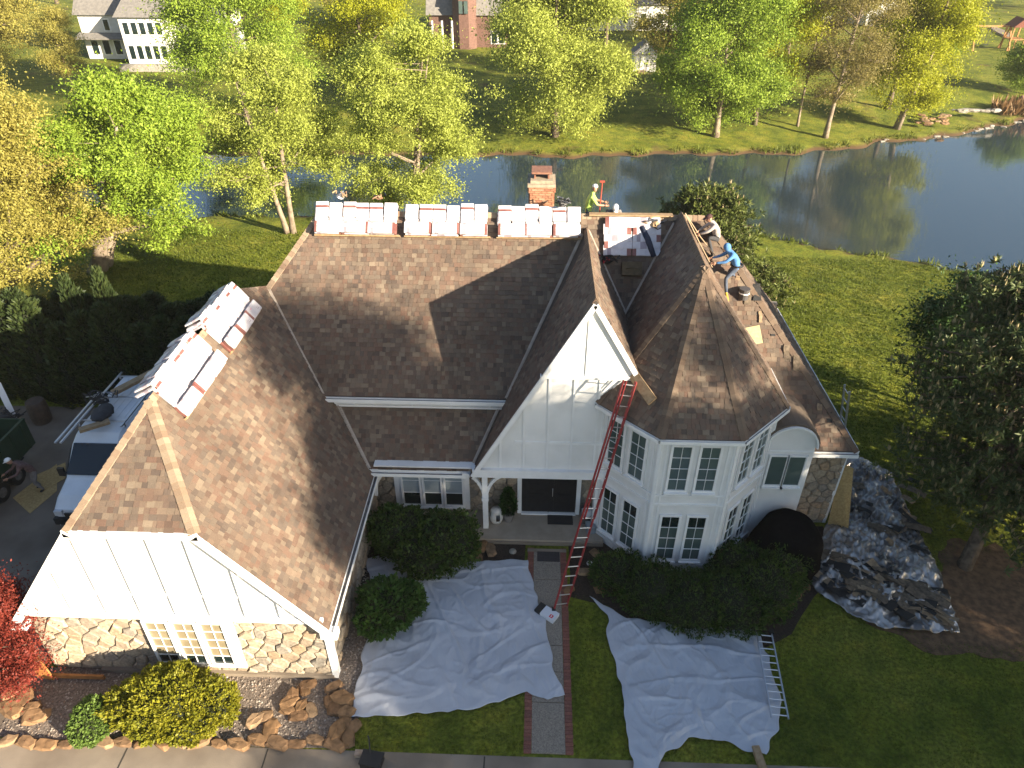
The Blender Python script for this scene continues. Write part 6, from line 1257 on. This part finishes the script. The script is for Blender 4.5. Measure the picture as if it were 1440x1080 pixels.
for i in range(3): b = MB(); b.tube([(hx-5.0+1.35*i,hy-.2,Z0),(hx-5.0+1.35*i,hy-.2,Z0+3.6)], .14, 8); part('porch_column', b, FW, H2)
hx, hy = 49.5, 128.0; H3 = empty('house', (hx, hy+3, gh(hx,hy)), 'white gabled house with grey roof showing between the far treetops', 'house')
block(H3, hx-8, hx+2, hy+2, hy+10, Z0+.5, 6.0, 4.5, FW, 'x', wins(hx-7,hx+1,4,3.8)); block(H3, hx+2, hx+8, hy-1, hy+10, Z0+.5, 6.4, 5.2, FW, 'y', wins(hx+2.4,hx+7.6,3,3.8))
hx, hy = 14.5, 122.0; H4 = empty('house', (hx, hy+3, gh(hx,hy)), 'low pale house behind the small white shed', 'house'); block(H4, hx-9, hx+9, hy, hy+9, Z0+.4, 3.6, 3.4, FW, 'x', wins(hx-8,hx+8,6,1.7), hip=2)
hx, hy = 12.7, 92.5; SH = empty('shed', (hx, hy+1.2, gh(hx,hy)), 'small white garden shed on the far lawn', 'shed'); zz = gh(hx,hy)
block(SH, hx-1.35, hx+1.35, hy, hy+2.4, zz, 2.1, 1.2, FW, 'y', over=.2); b = MB(); b.box((hx-.1,hy-.03,zz+.95), (.95,.06,1.8)); part('door', b, TRIM, SH); b = MB(); b.box((hx-.4,hy-.5,zz+.12), (.9,.9,.2)); part('ramp', b, WOOD, SH)
px0, py0 = 62.6, 109.0; pz = gh(px0, py0); PS = empty('playset', (px0, py0, pz), 'wooden playset with swings and slanting frame on the far lawn', 'playset'); CW = mat('playset_cedar', (.42,.21,.07), .7, (.33,.15,.05), 4)
for x in (-3.6, 1.2):
    for s_ in (-1, 1): b = MB(); b.bar((px0+x,py0+s_*1.4,pz), (px0+x,py0,pz+2.9), .16, .16); part('leg', b, CW, PS)
b = MB(); b.bar((px0-3.9,py0,pz+2.9), (px0+1.4,py0,pz+2.9), .18, .22); part('beam', b, CW, PS)
for x in (-2.8, -1.4): b = MB(); b.box((px0+x,py0,pz+.6), (.6,.25,.06)); b.bar((px0+x-.25,py0,pz+.6), (px0+x-.25,py0,pz+2.85), .04, .04); b.bar((px0+x+.25,py0,pz+.6), (px0+x+.25,py0,pz+2.85), .04, .04); part('swing', b, BLACK, PS)
for x in (1.2, 3.0):
    for y in (-.9, .9): b = MB(); b.box((px0+x,py0+y,pz+1.5), (.16,.16,3.0)); part('post', b, CW, PS)
b = MB(); b.box((px0+2.1,py0,pz+1.4), (2.0,2.0,.12)); part('deck', b, CW, PS)
b = MB(); b.prism([(px0+.9,py0-1.2,pz+2.9),(px0+3.3,py0-1.2,pz+2.9),(px0+2.1,py0-1.2,pz+4.0)], (0,2.4,0)); part('canopy_roof', b, mat('playset_roof', (.16,.05,.03), .8), PS)
b = MB(); b.bar((px0+3.0,py0-.6,pz+1.4), (px0+5.4,py0-1.2,pz+.1), .6, .07); part('slide', b, mat('yellow_slide', (.5,.33,.10), .5), PS)
cx_, cy_ = 51.6, 81.4; cz_ = gh(cx_, cy_); b = MB(); rings = []
for t in np.linspace(-1, 1, 11): w = .42*(1-abs(t)**2.4)+.02; rings.append([Vector((cx_+t*.75, cy_+t*1.7, cz_+.12))+Vector((w*math.cos(a), -.3*w*math.cos(a), .42*max(0,math.sin(a))*(1-.3*t*t))) for a in np.linspace(0, 2*math.pi, 10, endpoint=False)])
b.loft(rings); thing('canoe', b, mat('faded_red_canoe', (.30,.12,.12), .5, (.40,.22,.22), 3), 'faded red canoe turned over on the far bank', 'canoe', smooth=True)
for nm, pts, m_, lb_ in (('garden_path', [(1397,36),(1412,42),(1425,50),(1418,52),(1404,46),(1394,40)], CONC, ''),): 
    P = [onz(x, y, gh(*onz(x, y, 0).xy)+.15) for x, y in pts]; b = MB(); b.prism(P, (0,0,-.3)); tag(part(nm, b, m_), kind='structure')
# ------------------------------------------------------------------ thin evening haze round the whole place
hm = bpy.data.materials.new('haze_air'); hm.use_nodes = True; hn = hm.node_tree; hn.nodes.clear(); ho = hn.nodes.new('ShaderNodeOutputMaterial'); hv = hn.nodes.new('ShaderNodeVolumePrincipled')
hv.inputs['Color'].default_value = (1.0, 0.96, 0.88, 1); hv.inputs['Density'].default_value = 0.00025; hv.inputs['Anisotropy'].default_value = 0.2; hn.links.new(hv.outputs[0], ho.inputs['Volume'])
b = MB(); b.box((0, 640, 13.5), (1900, 1780, 33)); tag(part('haze', b, hm), 'thin pale haze in the evening air', 'haze', kind='stuff')
print('tris', sum(len(p.vertices)-2 for me in bpy.data.meshes for p in me.polygons) if False else sum(len(me.polygons) for me in bpy.data.meshes))
